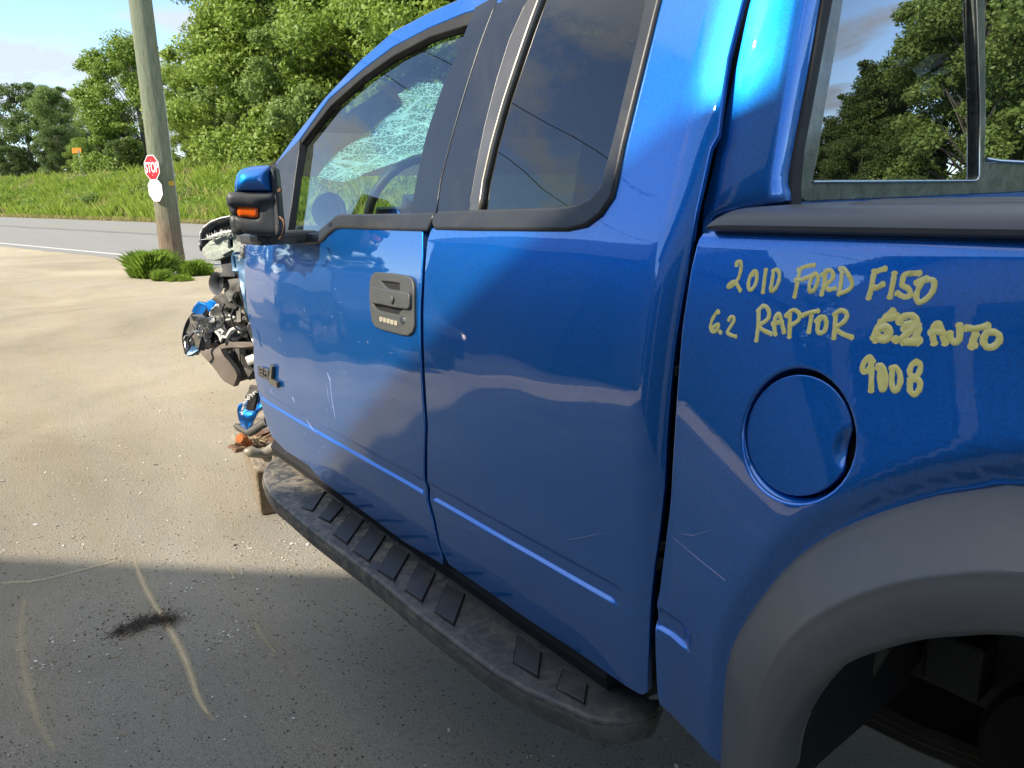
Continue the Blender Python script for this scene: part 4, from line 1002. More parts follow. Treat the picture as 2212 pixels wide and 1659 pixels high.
# belt moulding of the front door
side('belt_moulding', T('z3', (160, 1303), (272, 1292), (310, 1262), (342, 1234), (370, 1208), (402, 1194), (600, 1193), (795, 1190), (915, 1186), (905, 1212), (890, 1240), (884, 1262), (600, 1254), (402, 1247), (370, 1256), (330, 1290), (300, 1322), (270, 1336), (200, 1338), (100, 1328), (0, 1318), (-20, 1296), (60, 1300)), Sglass, MAT['trim'], front_door, off=-.008, rim=.006, flange=.012)

# --- roof and windshield ------------------------------------------------
rl = [hit(p, Sglass, -.002) for p in T('z3', (148, 768), (328, 538), (518, 338), (700, 178), (900, 73))]
rl = resample(rl, 12)
tail = np.array([[-1.6, .24, 2.055], [-1.2, .255, 2.065], [-.85, .25, 2.05], [-.70, .23, 2.0]])
roofL = np.vstack([rl[-1:], tail]); cur = []
for t in np.linspace(0, 1, 13):
    c = roofL.copy(); c[:, 1] = roofL[:, 1]+(2*YC-2*roofL[:, 1])*t; c[:, 2] += .05*sin(pi*t); cur.append(c)
loft('roof', cur, MAT['paint'], truck, 60)
wsl = np.vstack([[-2.80, -.005, 1.56], [-2.62, .03, 1.65], rl])
nP = np.cross(wsl[-1]-wsl[2], [0, 1, 0]); P0 = wsl[2]+np.array([.03, 0, -.01])
shp = T('m7', (380, 1010), (325, 1098), (312, 1150), (400, 1170), (510, 1172), (600, 1140), (700, 1100), (850, 1062), (1000, 1020), (1120, 970), (1300, 940), (1420, 700), (1480, 420), (1440, 330), (1360, 272), (1280, 275), (1200, 258), (1150, 290), (1110, 335), (1020, 395), (1045, 440), (1050, 500), (980, 545), (900, 600), (800, 690), (700, 770), (590, 840), (500, 900), (430, 960))
q3 = [onplane(p, P0, nP) for p in shp]
a2 = (wsl[-1]-wsl[2]); a2 /= np.linalg.norm(a2)
uvp = [(q[1]-a2[1]*((q-P0)@a2), (q-P0)@a2) for q in q3]
def shm(u, v):
    u = np.asarray(u, float); v = np.asarray(v, float); w = np.array([noise.noise(Vector((a*4, b*4, 0)))*.03+noise.noise(Vector((a*30, b*30, 1)))*.004 for a, b in zip(np.ravel(u), np.ravel(v))]).reshape(u.shape)
    n3 = nP/np.linalg.norm(nP); return tuple(P0[i]+a2[i]*v+((u-P0[1]) if i == 1 else 0)+n3[i]*w for i in range(3))
n3_ = nP/np.linalg.norm(nP)
ws_end = float((wsl[-1]-P0)@a2)
ws = sheet('windshield', [(.03, -.30), (2*YC-.06, -.30), (2*YC-.26, ws_end+.03), (.20, ws_end+.03)], [uvp], .08, lambda u, v: tuple(P0[i]+a2[i]*v+((u-.0)*1.0 if i == 1 else 0*u)+0*u-(P0[1] if i == 1 else 0) for i in range(3)), MAT['glass_ws'], truck)
sheet('shattered_pane', uvp, [], .03, shm, MAT['shatter'], ws)

# --- cab corner pillar and back window ------------------------------------
Lp = [(1667, -120), (1645, -70), (1622, 0), (1589, 150), (1551, 318.7), (1530, 412.5), (1522, 440), (1519, 470), (1514, 520)]
Mp = [(1752, -120), (1740, -70), (1725, 0), (1698, 150), (1674, 311), (1662, 396), (1655, 438), (1548, 470), (1540, 520)]
Rp = [(1812, -120), (1800, -70), (1785.5, 0), (1756, 150), (1727, 311), (1712, 394), (1712, 438), (1560, 470), (1550, 520)]
def vpl(p, P, ang): return onplane(p, P, np.array([-sin(ang), cos(ang), 0]))
PB = np.array([-.632, .3, 1.6]); nB = np.array([1, 0, .012]); nB /= np.linalg.norm(nB); pf_ = [-.012, 0]
rowsP = []
for a, b, c in zip(Lp, Mp, Rp):
    P = hit(a, Sglass, .045); P = hit(a, Sglass, .045-.075*(P[2]-1.62)); Q = vpl(b, P, radians(20)); R_ = onplane(c, PB, nB)
    if a[1] > 460: Q = P+np.array([.012, .006, 0]); R_ = P+np.array([.02, .05, 0])
    # keep each section level so the rows stay horizontal
    def herm(p, q, t0, t1, n):
        L = np.linalg.norm(q-p); out = []
        d0 = np.array([cos(radians(t0)), sin(radians(t0)), 0])*L; d1 = np.array([cos(radians(t1)), sin(radians(t1)), 0])*L
        for k in range(n):
            t = k/n; out.append((2*t**3-3*t*t+1)*p+(t**3-2*t*t+t)*d0+(-2*t**3+3*t*t)*q+(t**3-t*t)*d1)
        return out
    inner = P+np.array([.002, .05, 0]); r_ = [inner, P+np.array([-.002, .006, 0])]+herm(P, Q, 9, 29, 9)+herm(Q, R_, 38, 80, 6)+[R_, R_+np.array([-.012, .012, 0])]
    rowsP.append(r_)
rp = [resample([row[j] for row in rowsP], 40) for j in range(len(rowsP[0]))]
pil = loft('cab_corner', rp, MAT['paint'], truck, 60)
def backuv(p, o=0): q = onplane(p, PB+nB*o, nB); return (q[1], q[2])
def backmap(o): return lambda u, v: (PB[0]+pf_[0]*(v-1.6)+nB[0]*o-.05*(np.asarray(u)-.93)**2*0, u, v+nB[2]*o)
bw = empty('back_window', (0, 0, 0), truck)
def back(name, px, o, mat, parent, rim=.003, flange=.01, holes=(), step=.06, label=None):
    return sheet(name, [backuv(p, o) for p in px], [[backuv(p, o) for p in h] for h in holes], step, backmap(o), mat, parent, rim=rim, flange=flange, sgn=1, label=label)
SEAL = [(1790, -80)]+T('z4', (1070, 0), (1030, 240), (985, 480), (940, 700), (905, 880), (885, 1000), (878, 1090), (880, 1200))
s_in = [(1842, -80)]+T('z4', (1168, 0), (1120, 300), (1060, 640), (1020, 900), (990, 1046))
back('window_seal', SEAL+T('z4', (930, 1160), (925, 1080), (945, 850), (985, 640), (1030, 400), (1070, 180), (1105, 0))+[(1812, -80)], .004, MAT['rubber'], bw, rim=.008)
back('window_frame', [(1812, -80)]+T('z4', (1105, 0), (1070, 180), (1030, 400), (985, 640), (945, 850), (925, 1080), (932, 1130), (960, 1150), (1500, 1130), (2212, 1098), (2700, 1075), (2700, 930), (2212, 940), (1990, 944), (1985, 918), (1990, 700), (1985, 0))+[(2122, -80), (2106, -80)]+T('z4', (1925, 0), (1948, 600), (1946, 1010), (1938, 1036), (1920, 1043), (990, 1047), (1020, 900), (1060, 640), (1120, 300), (1168, 0))+[(1842, -80)], .0, MAT['ceramic'], bw, rim=.003, step=.08)
back('back_pane', [(1838, -80)]+T('z4', (1164, 0), (1115, 300), (1056, 640), (1016, 900), (984, 1052), (1950, 1046), (1952, 600), (1930, 0))+[(2108, -80)], -.008, MAT['glass_back'], bw, rim=0, flange=.003)
back('back_pane', [(2118, -80)]+T('z4', (1975, 0), (1980, 700), (1980, 950), (2212, 945), (2900, 925))+[(2470, -80)], -.006, MAT['glass_back'], bw, rim=0, flange=.003)
mb = MB(); mb.tube([onplane(p, PB, nB)+nB*.002 for p in T('z4', (992, 1048), (1500, 1045), (1920, 1041), (1937, 1034), (1945, 1012), (1948, 600), (1926, 0))], .0022, 6); mb.build('pane_edge', MAT['chrome'], bw, 60)
mb = MB(); mb.tube([onplane(p, PB, nB)+nB*.002 for p in T('z4', (1988, 916), (2060, 928), (2212, 936), (2700, 924))], .0035, 6); mb.build('pane_edge', MAT['chrome'], bw, 60)
# blue cab back below the window
back('cab_back', T('z4', (870, 1100), (932, 1128), (960, 1147), (1500, 1127), (2212, 1094), (2900, 1065), (2900, 1700), (870, 1700)), -.012, MAT['paint'], truck, rim=.01, flange=.02, step=.1)

# --- cab innards --------------------------------------------------------------
mb = MB(); mb.box((-1.5, .93, .80), (1.7, 1.7, .06)); mb.box((-.74, .93, 1.15), (.05, 1.72, .7)); mb.build('cab_floor', MAT['cabin'], truck)
# far side: doors with window openings
fs = MB()
def far_wall(poly, th=.05):
    k = len(poly); V = [(x, 2*YC-.08-th/2+s*th/2+max(0, z-1.5)*-.33, z) for s in (-1, 1) for x, z in poly]
    fs.add(V, [tuple(range(k-1, -1, -1)), tuple(range(k, 2*k))]+[(i, (i+1) % k, k+(i+1) % k, k+i) for i in range(k)])
far_wall([(-2.7, .7), (-.7, .7), (-.7, 1.5), (-2.7, 1.5)]); far_wall([(-1.52, 1.5), (-1.32, 1.5), (-1.32, 2.05), (-1.52, 2.05)]); far_wall([(-.92, 1.5), (-.68, 1.5), (-.68, 2.05), (-.92, 2.05)]); far_wall([(-2.0, 1.98), (-.68, 1.96), (-.68, 2.08), (-1.9, 2.08)])
fs.build('far_side', MAT['cabin'], truck)
dash = MB(); dcur = [(-2.60, 1.50), (-2.42, 1.50), (-2.22, 1.475), (-2.12, 1.42), (-2.10, 1.30), (-2.16, 1.05), (-2.22, .85), (-2.6, .85)]
k = len(dcur); V = [(x, y, z) for y in (.06, 2*YC-.14) for x, z in dcur]; dash.add(V, [tuple(range(k-1, -1, -1)), tuple(range(k, 2*k))]+[(i, (i+1) % k, k+(i+1) % k, k+i) for i in range(k)])
dsh = bevel(dash.build('dashboard', MAT['dash'], truck), .02, 3)
vp = atY(T('m4', (1640, 920))[0], .13); MB().lathe(vp, [(.0, .004), (.045, .004), (.05, .010), (.058, .012), (.062, 0)], (.6, -.8, .1), 24).build('air_vent', MAT['rubber'], dsh, 50)
for a in (-.02, 0, .02): MB().box(vp+np.array([.012, -.012, a]), (.06, .006, .004)).build('vent_vane', MAT['plastic'], dsh)
mb = MB(); mb.box((-2.25, .10, 1.30), (.5, .05, .38)); mb.box((-1.75, .06, 1.15), (1.1, .04, .62)); mb.build('door_card', MAT['dash'], truck)
sw = empty('steering_wheel', tuple(atY((905, 455), .42)), truck); sw.rotation_euler = (0, radians(-62), 0)
MB().tube([(.19*cos(a), .19*sin(a), 0) for a in np.linspace(0, 2*pi, 41)], .015, 10, False).build('rim', MAT['plastic'], sw, 60)
mb = MB(); mb.box((0, 0, -.02), (.12, .14, .05)); [mb.box((.09*cos(a), .09*sin(a), -.01), (.15, .04, .015), np.array([[cos(a), -sin(a), 0], [sin(a), cos(a), 0], [0, 0, 1]])) for a in (pi/2, -pi/2, pi)]; mb.build('spokes', MAT['plastic'], sw)
def seat(x, y, w, hr=True):
    s = empty('seat', (x, y, 1.0), truck)
    bevel(MB().box((-.22, 0, .10), (.52, w, .18)).build('seat_cushion', MAT['seat'], s), .05, 3)
    R = np.array([[cos(.28), 0, sin(.28)], [0, 1, 0], [-sin(.28), 0, cos(.28)]]); bevel(MB().box((.12, 0, .44), (.14, w*.95, .66), R).build('backrest', MAT['seat'], s), .05, 3)
    if hr: bevel(MB().box((.235, 0, .83), (.10, w*.5, .17), R).build('headrest', MAT['seat'], s), .04, 3)
seat(-1.38, .50, .52); seat(-1.38, 1.34, .52); seat(-.95, .93, 1.4, False)


# --- bed side ------------------------------------------------------------------
arch_px = [(1556, 1760), (1559, 1637), (1570, 1449), (1592.6, 1374), (1626, 1318), (1663.6, 1265.6), (1720, 1205.6), (1795, 1153), (1870, 1119), (1945, 1093), (2020, 1072), (2094.6, 1061), (2212, 1051)]
A3 = [hit(p, Sbed) for p in arch_px]
XA = -.06                                            # wheel arch centre
axz = [(p[0], p[2]) for p in A3]; axz = axz+[(XA*2-x, z) for x, z in axz[::-1]]
axz = axz[:len(A3)]+[(XA, A3[-1][2]+.018)]+axz[len(A3):]
axz = [tuple(p) for p in smooth_poly([np.array(p) for p in axz], 2)]
ARCH_XZ = [np.array(p) for p in axz]
fuel_out = [(1726+128*cos(a)+3*sin(2*a), 941+152*sin(a)) for a in np.linspace(0, 2*pi, 40, endpoint=False)]
bl = [(1545, 505), (1527, 507)] + T('z5', (330, 108), (312, 135), (300, 170), (270, 300), (250, 430), (225, 600), (205, 850), (185, 1150), (165, 1500)) + T('z7', (195, 0), (175, 200), (150, 400), (120, 640), (110, 760), (105, 1230), (115, 1290), (200, 1370), (330, 1500), (462, 1625))
blx = [hit(p, Sbed)[[0, 2]] for p in bl]
zb = 1.524
outl = blx+[np.array(p) for p in axz[1:-1] if True and (p[0] > -.62)]
outl = [np.array([blx[0][0], zb])]+blx[1:]+[np.array(p) for p in axz[1:]]+[np.array([1.0, .70]), np.array([1.25, .72]), np.array([1.25, zb])]
fxz = [hit(p, Sbed)[[0, 2]] for p in fuel_out]
bed = sheet('bed_side', outl, [fxz], .013, mapY(Sbed), MAT['paint'], truck, GR_ROWS+[1.50, 1.51, 1.515, 1.52], .004, .02, 1, holeflange=.001)
# fuel filler: dished ring, dark joint, door with thumb scallop
fc = np.mean(fxz, 0); ring_in = [(1730+116*cos(a), 941+131*sin(a)) for a in np.linspace(0, 2*pi, 40, endpoint=False)]
rin = np.array([hit(p, Sbed)[[0, 2]] for p in ring_in]); ro_ = np.array(fxz)
cur = []
for t, off in ((-.02, .0035), (.25, .008), (.55, .015), (.85, .020), (1.0, .021), (1.02, .045)):
    P = ro_+(rin-ro_)*t; P = np.vstack([P, P[:1]]); cur.append(np.stack([P[:, 0], Sbed(P[:, 0], P[:, 1])+off, P[:, 1]], 1))
loft('filler_bowl', cur, MAT['paint'], bed, 70)
door_px = [(1727+112*cos(a), 940+128*sin(a)) for a in np.linspace(0, 2*pi, 60, endpoint=False)]
sc_c = T('z5', (1075, 1225))[0]; door_px = [p if not (p[0] > 1805 and abs(p[1]-sc_c[1]) < 42) else (p[0]-7*(1-((p[1]-sc_c[1])/42)**2), p[1]) for p in door_px]
scx = hit(T('z5', (1068, 1225))[0], Sbed)
def Sfuel(X, Z):
    d = np.hypot((X-scx[0])/.020, (Z-scx[2])/.028); return Sbed(X, Z)+.006+.012*(1-sst(d))*1.0
fdoor = side('fuel_door', door_px, Sfuel, MAT['paint'], bed, rim=.002, flange=.006, step=.006)
P = np.array([hit(p, Sbed)[[0, 2]] for p in ring_in]); V = [(x, Sbed(x, z)+.024, z) for x, z in P]; mesh_obj('filler_recess', V, [tuple(range(len(V)))], MAT['dark'], bed)
# --- fender flare -----------------------------------------------------------------
crease_px = [(1600, 1760), (1606, 1659), (1628, 1540), (1660, 1450), (1701, 1386), (1738.6, 1348), (1795, 1310.6), (1870, 1277), (1945, 1254), (2057, 1237.5), (2212, 1234)]
lip_px = [(1645, 1800), (1664, 1659), (1679, 1599), (1720, 1524), (1776, 1460.5), (1832.6, 1423), (1907.6, 1397), (1982.6, 1378), (2076, 1370), (2212, 1372)]
def mirx(c, ext=None):
    c = np.array(c); m = c[::-1].copy(); m[:, 0] = 2*XA-m[:, 0]; ap = c[-1:].copy(); ap[0, 0] = XA; ap[0, 2] += .018; return np.vstack([c, ap, m])
nA = 60
cO = resample(mirx([hit(p, Sbed, -.002) for p in arch_px]), nA)
cC = resample(mirx([atY(p, -.170) for p in crease_px]), nA)
cL = resample(mirx([atY(p, -.172) for p in lip_px]), nA)
def arcpts(c):      # re-time all three curves by angle about the arch centre so they pair up
    a = np.unwrap(np.arctan2(c[:, 2]-.80, c[:, 0]-XA)); 
    a = np.where(a < -pi/2, a+2*pi, a); o = np.argsort(-a); ang = np.linspace(a[o][0], a[o][-1], nA)
    return np.stack([np.interp(-ang, -a[o], c[o][:, k]) for k in range(3)], 1)
cO, cC, cL = arcpts(cO), arcpts(cC), arcpts(cL)
lay = [cO+np.array([0, .03, 0]), cO+np.array([0, .001, 0]), cO+(cC-cO)*.02+np.array([0, -.003, 0])]
for t in (.12, .3, .5, .7, .85, .94): lay.append(cO+(cC-cO)*t+np.array([0, -.004*sin(pi*t), 0]))
lay.append(cC+np.array([0, -.001, 0]))
for t in (.06, .2, .45, .7, .9, .97): lay.append(cC+(cL-cC)*t+np.array([0, -.006*sin(pi*t), 0]))
inn_ = cL.copy(); inn_[:, 1] += .006; d2 = cL[:, [0, 2]]-np.array([XA, .80]); d2 /= np.linalg.norm(d2, axis=1)[:, None]
inn_[:, 0] -= d2[:, 0]*.004; inn_[:, 2] -= d2[:, 1]*.004; lay.append(inn_); 
in2 = inn_.copy(); in2[:, 1] += .05; lay.append(in2)
flare = loft('fender_flare', lay, MAT['flare'], truck, 60)
# wheel well: liner, chassis rail, leaf spring, brackets
lin = []
for y, k in ((-.10, 1.0), (-.02, 1.06), (.28, 1.07), (.30, .0)):
    c = cL.copy(); c[:, 1] = y; c[:, 0] = XA+(cL[:, 0]-XA)*k; c[:, 2] = .80+(cL[:, 2]-.80)*k; lin.append(c)
loft('wheel_liner', lin[:3], MAT['dark'], truck, 60)
MAT['under'] = simple('dusty_chassis', (.075, .07, .06), .7, var=.5, scale=12, dust=.3, dustcol=(.10, .09, .07))
MAT['liner'] = simple('liner_panel', (.035, .035, .036), .6, var=.4, scale=8)
well = MB(); well.box((XA, .34, 1.12), (1.3, .02, .75)); well.build('inner_bed_wall', MAT['liner'], truck)
fr = MB(); fr.tube([atY(T('z7', (1180, 1200))[0], .40), atY(T('z7', (2250, 1520))[0], .40)], .065, 4); fr.build('chassis_rail', MAT['under'], truck)
ls = MB()
for dz, o in ((0, 0), (26, 1), (60, 2)):
    ls.tube([atY(p, .30) for p in T('z7', (1240-o*30, 1265+dz), (1600, 1440+dz*1.5), (2000, 1600+dz*1.6))], .012, 4)
ls.build('leaf_spring', MAT['under'], truck)
sh = MB(); sh.tube([atY(p, .14) for p in T('z7', (1400, 940), (1180, 1320), (940, 1680), (820, 1900))], .013, 10); sh.build('shock_absorber', MAT['under'], truck, 60)
br = MB(); br.box(atY(T('z7', (1180, 1130))[0], .25), (.10, .08, .10)); br.box(atY(T('z7', (1090, 1280))[0], .25), (.04, .06, .16)); br.box(atY(T('z7', (1830, 1030))[0], .3), (.09, .05, .10)); br.box(atY(T('z7', (1530, 960))[0], .3), (.04, .05, .07)); bevel(br.build('bracket', MAT['liner'], truck), .008)
dc = atY(T('z7', (2560, 1760))[0], .25); MB().lathe(dc, [(.02, -.05), (.06, -.05), (.07, 0), (.13, 0), (.14, .01), (.14, .03), (.13, .04), (.07, .05)], (0, 1, 0), 40).build('brake_drum', MAT['dark'], truck, 40)
MB().tube([dc+np.array([0, .05, 0]), dc+np.array([0, 1.2, 0])], .05, 14).build('axle_tube', MAT['under'], truck, 60)
mb = MB(); mb.box((.1, .95, .70), (1.5, .8, .26)); bevel(mb.build('underbody_light_block', MAT['dark'], truck), .04, 3)  # unseen box added under the bed to keep light out
MB().lathe((XA, 1.60, .46), [(.10, 0), (.30, .02), (.42, .02), (.45, .06), (.45, .22), (.42, .27), (.2, .27)], (0, 1, 0), 32).build('far_side_light_block', MAT['tyre'], truck, 40)  # wheel shape added on the far side to block light underneath
# --- bed rail cap --------------------------------------------------------------------
sec = [(.018, 1.515), (-.026, 1.5245), (-.034, 1.527), (-.036, 1.533), (-.032, 1.541), (-.022, 1.5485), (-.008, 1.5535), (.010, 1.5555), (.035, 1.5560)]
hgt_in = 1.5575
sec2 = sec+[(.10, 1.5568), (.17, hgt_in), (.235, hgt_in), (.245, 1.553), (.245, 1.50)]
x_t = T('r4', (145, 362), (160, 330), (190, 285), (225, 255), (275, 238), (330, 232))
rings = []
xs0 = [-.658, -.6575, -.655, -.650, -.643, -.634, -.622, -.60]
for i, x in enumerate(xs0+list(np.arange(-.55, 1.26, .05))):
    k = 1.0 if i >= 7 else [.02, .30, .50, .68, .82, .92, .98][i]
    row = []
    for j, (y, z) in enumerate(sec2):
        zz = 1.527+(z-1.527)*k if z > 1.527 else z
        yy = min(y, .03+max(0, (x+.658))*7)
        row.append((x, yy, zz))
    rings.append(row)
rail = loft('bed_rail_cap', rings, MAT['railcap'], truck, 40)
mesh_obj('rail_end', rings[0]+[(rings[0][0][0], .018, 1.50)], [tuple(range(len(rings[0])+1))], MAT['railcap'], rail)
for (y0, y1, x0) in ((.045, .075, -.50), (.10, .135, -.53), (.165, .21, -.55)):
    V = []
    for x, e in ((x0, 0), (x0+.025, 1), (1.24, 1)):
        for y, z in ((y0, 0), (y0+.004, .0035), (y1-.004, .0035), (y1, 0)): V.append((x, y, 1.5556+.002*min(1, y/.2)+z*e))
    mesh_obj('rail_rib', V, [(i*4+j, (i+1)*4+j, (i+1)*4+j+1, i*4+j+1) for i in range(2) for j in range(3)], MAT['railcap'], rail)
# bed body
mb = MB(); mb.box((.30, .93, 1.00), (1.86, 1.5, .04)); mb.box((-.63, .93, 1.2), (.03, 1.6, .60)); mb.box((1.24, .93, 1.25), (.04, 1.6, .5)); mb.build('bed_floor', MAT['dark'], truck)
mb = MB(); mb.box((.30, 1.88, 1.15), (1.86, .08, .74)); mb.build('far_bed_side', MAT['paint'], truck)
mb = MB(); mb.box((-.655, .5, 1.05), (.02, 1.0, .76)); mb.box((-.66, .06, 1.05), (.015, .10, .76)); mb.build('gap_backing', MAT['dark'], truck)
jl = [hit((x, y), Sglass, .06) for x, y in ((1618, -60), (1592, 80), (1560, 250), (1535, 400), (1512, 520), (1490, 640), (1468, 800), (1455, 950), (1445, 1080), (1430, 1200), (1418, 1300), (1412, 1400), (1410, 1500))]
mb = MB(); mb.add([p+np.array([dx, .03, 0]) for p in jl for dx in (-.05, .03)], [(2*i, 2*i+1, 2*i+3, 2*i+2) for i in range(len(jl)-1)]); mb.build('rear_jamb', MAT['dark'], truck)
for p in T('z7', (112, 380), (105, 480)) + [(1462, 800)]:
    mb = MB(); mb.box(hit(p, Scab, .02), (.014, .02, .012)); mb.build('latch_bolt', MAT['under'], truck)
# rocker under the doors
mb = MB(); rk = [(-.02, .745), (-.05, .70), (-.03, .62), (.10, .60), (.10, .75)]
V = [(x, y, z) for x in (-2.62, -.84) for y, z in rk]; mb.add(V, [tuple(range(4, -1, -1)), tuple(range(5, 10))]+[(i, (i+1) % 5, 5+(i+1) % 5, 5+i) for i in range(5)])
mb.build('rocker_panel', MAT['dark'], truck)
mb = MB(); mb.box((-1.6, .55, .60), (3.6, .12, .16)); mb.box((-1.6, 1.3, .60), (3.6, .12, .16)); mb.box((-1.6, .93, .68), (1.9, 1.6, .03)); mb.build('chassis_rail', MAT['under'], truck)

# --- running board ---------------------------------------------------------------------
ZB = .672
bo_px = [(616, 976), (600, 984), (586.8, 997), (577, 1010), (573.5, 1023), (575, 1037), (586.8, 1060), (600, 1076), (617.7, 1090), (676, 1139), (742.7, 1189), (826, 1251), (909, 1320), (1013.5, 1399), (1080, 1447), (1140.7, 1482), (1229.6, 1521), (1274, 1541), (1310, 1549), (1345, 1549), (1385, 1540), (1408, 1527), (1418, 1505)]
bo = [atZ(p, ZB)[:2] for p in bo_px]
outlb = bo+[np.array([-.775, .0]), np.array([-2.60, .0])]
def Bz(u, v): return (u, v, ZB+0*u-.05*np.maximum(-.15-v, 0)-.004*np.maximum(v+.05, 0)/.05)
board = sheet('running_board', outlb, [], .03, Bz, MAT['board'], truck, rim=.010, flange=.0, sgn=1)
# side skirt of the board, tapering at the ends
sk = np.array(smooth_poly(bo, 3)); s_ = np.linspace(0, 1, len(sk)); hg = .030*np.minimum(1, np.minimum(s_/.10, (1-s_)/.05))+.012
tg = np.gradient(sk, axis=0); tg /= np.linalg.norm(tg, axis=1)[:, None]; on = np.stack([tg[:, 1], -tg[:, 0]], 1)
if (on[len(on)//2][1] > 0): on = -on
cur = []
zt = Bz(sk[:, 0], sk[:, 1])[2]
for k, z in ((.010, -.010), (.013, -.020), (.008, -.9), (-.004, -1.0), (-.03, -1.0)):
    P = sk+on*k; cur.append(np.stack([P[:, 0], P[:, 1], zt+(z if z > -.5 else -.012-hg*(-z))], 1))
loft('board_skirt', cur, MAT['board'], board, 50)
# support bracket under the front of the board and underside
mb = MB(); mb.box((-1.6, -.04, .60), (1.5, .10, .02)); mb.build('board_underside', MAT['dark'], board)
bp = [atZ(p, .60) for p in T('s5', (560, 520), (620, 560), (860, 800), (700, 760))]
for x in (-2.12, -1.35, -.95):
    mb = MB(); mb.box((x, .02, .60), (.07, .26, .05)); bevel(mb.build('board_bracket', MAT['dark'], board), .01)
def pad(pl, h=.006):
    """raised wedge tread: flush at the front, a sharp dark riser at the rear edge"""
    q = [atZ(p, ZB)[:2] for p in pl]; q = [np.array(p) for p in q]; n = len(q)
    m = (q[1]+q[2])/2; f = (q[3]+q[0])/2; ax = (m-f)/np.linalg.norm(m-f); L = (m-f)@ax
    V = []; 
    for p in q: t = np.clip((p-f)@ax/L, 0, 1.1); V.append((p[0], p[1], float(Bz(p[0], p[1])[2])+.0008+h*t))
    for p in q: V.append((p[0], p[1], float(Bz(p[0], p[1])[2])-.003))
    o = mesh_obj('tread_pad', V, [tuple(range(n)), tuple(range(2*n-1, n-1, -1))]+[(i, n+i, n+(i+1) % n, (i+1) % n) for i in range(n)], MAT['pad'], board)
    bm = bmesh.new(); bm.from_mesh(o.data); bmesh.ops.recalc_face_normals(bm, faces=bm.faces); bm.to_mesh(o.data); bm.free(); bevel(o, .0012, 2)
    cc = sum(q)/n
    MB().tube([np.r_[p, float(Bz(p[0], p[1])[2])+.0006] for p in [cc+(p-cc)*1.05 for p in q]+[cc+(q[0]-cc)*1.05]], .0009, 4, False).build('pad_joint', MAT['rubber'], board)
    # the riser joint
    a, b = q[1], q[2]; d = ax*.0022
    V = [(p[0]+s*d[0], p[1]+s*d[1], float(Bz(p[0], p[1])[2])+z) for p in (a, b) for s, z in ((-.2, .0012+h), (1.2, .0012), (1.2, -.002))]
    mesh_obj('pad_riser', V, [(0, 3, 4, 1), (1, 4, 5, 2)], MAT['rubber'], board)
for c, pl in [('s5', ((500, 40), (612, -10), (480, 190), (360, 150))), ('s5', ((700, 60), (795, 150), (660, 310), (540, 250))), ('s5', ((875, 200), (1005, 288), (835, 532), (690, 425))), ('s5', ((1088, 352), (1228, 455), (1065, 712), (900, 600))), ('s5', ((1322, 530), (1477, 640), (1322, 912), (1155, 800))),
              ('s5', ((1582, 720), (1748, 840), (1612, 1132), (1440, 1010))), ('s5', ((1872, 940), (2052, 1060), (1942, 1374), (1745, 1235))),
              ('z6', ((1352, 1018), (1462, 1100), (1447, 1222), (1330, 1150))), ('z6', ((1572, 1180), (1687, 1258), (1672, 1352), (1540, 1275)))]:
    pad(T(c, *pl))

# --- door handle ------------------------------------------------------------------------
hd = empty('door_handle', (0, 0, 0), truck)
pock = [T('m5', (340, 352), (600, 372), (760, 398), (780, 430), (778, 600), (540, 560), (500, 530)), T('m5', (232, 792), (500, 850), (775, 905), (890, 912), (775, 1010), (765, 1062), (740, 1068), (600, 1040), (360, 980), (290, 930), (248, 865))]
bz = side('bezel', HB, Scab, MAT['handle'], hd, off=-.008, holes=pock, rim=.004, flange=.012, step=.012, holeflange=.006)
side('handle_pocket', swell(HB, -6), Scab, MAT['dark'], hd, off=-.0015, rim=0, flange=.001, step=.02)
hb2 = side('handle_bar', T('m5', (186, 545), (215, 520), (400, 555), (600, 588), (800, 615), (920, 640), (934, 670), (930, 880), (905, 902), (770, 882), (600, 855), (400, 805), (230, 790), (190, 760)), Scab, MAT['handle'], hd, off=-.017, rim=.004, flange=.010, step=.008)
for u, v in ((402, 1125), (472, 1143), (543, 1161), (614, 1181), (687, 1201)):
    side('key_button', T('m5', (u-24, v-40), (u+20, v-32), (u+26, v-20), (u+26, v+38), (u+18, v+46), (u-18, v+36), (u-26, v+24), (u-26, v-32)), Scab, MAT['button'], hd, off=-.0105, rim=.0012, flange=.003, step=.01)
lk = hit(T('m5', (838, 1148))[0], Scab, -.008); MB().lathe(lk, [(0, .004), (.0075, .004), (.009, .002), (.0095, -.002)], (0, -1, .15), 20).build('lock_cylinder', MAT['chrome'], hd, 40)
dk = hit(T('m5', (600, 745))[0], Scab, -.022); MB().lathe(dk, [(0, .001), (.008, .0012), (.0095, 0)], (0, -1, .15), 20).build('bar_dimple', MAT['handle'], hd, 60)
# --- badge ----------------------------------------------------------------------------------
bd = empty('engine_badge', (0, 0, 0), truck)
def stroke_blocks(name, c, strokes, w, off, th, mat, parent):
    o = None
    for st in strokes:
        P = [hit(p, Scab, off)[[0, 2]] for p in T(c, *st)]
        for a, b in zip(P[:-1], P[1:]):
            t = (b-a)/np.linalg.norm(b-a); nn = np.array([-t[1], t[0]])*w/2; e = t*w/2
            q = [a-e-nn, b+e-nn, b+e+nn, a-e+nn]
            V = [(x, float(Scab(x, z))+off+k, z) for k in (0, th) for x, z in q]
            if o is None: o = MB()
            o.add(V, [(0, 1, 2, 3), (7, 6, 5, 4), (0, 4, 5, 1), (1, 5, 6, 2), (2, 6, 7, 3), (3, 7, 4, 0)])
    return bevel(o.build(name, mat, parent), .0012, 2)
stroke_blocks('badge_base', 'b6', [[(800, 600), (1180, 780)]], .036, -.005, .004, MAT['plastic'], bd)
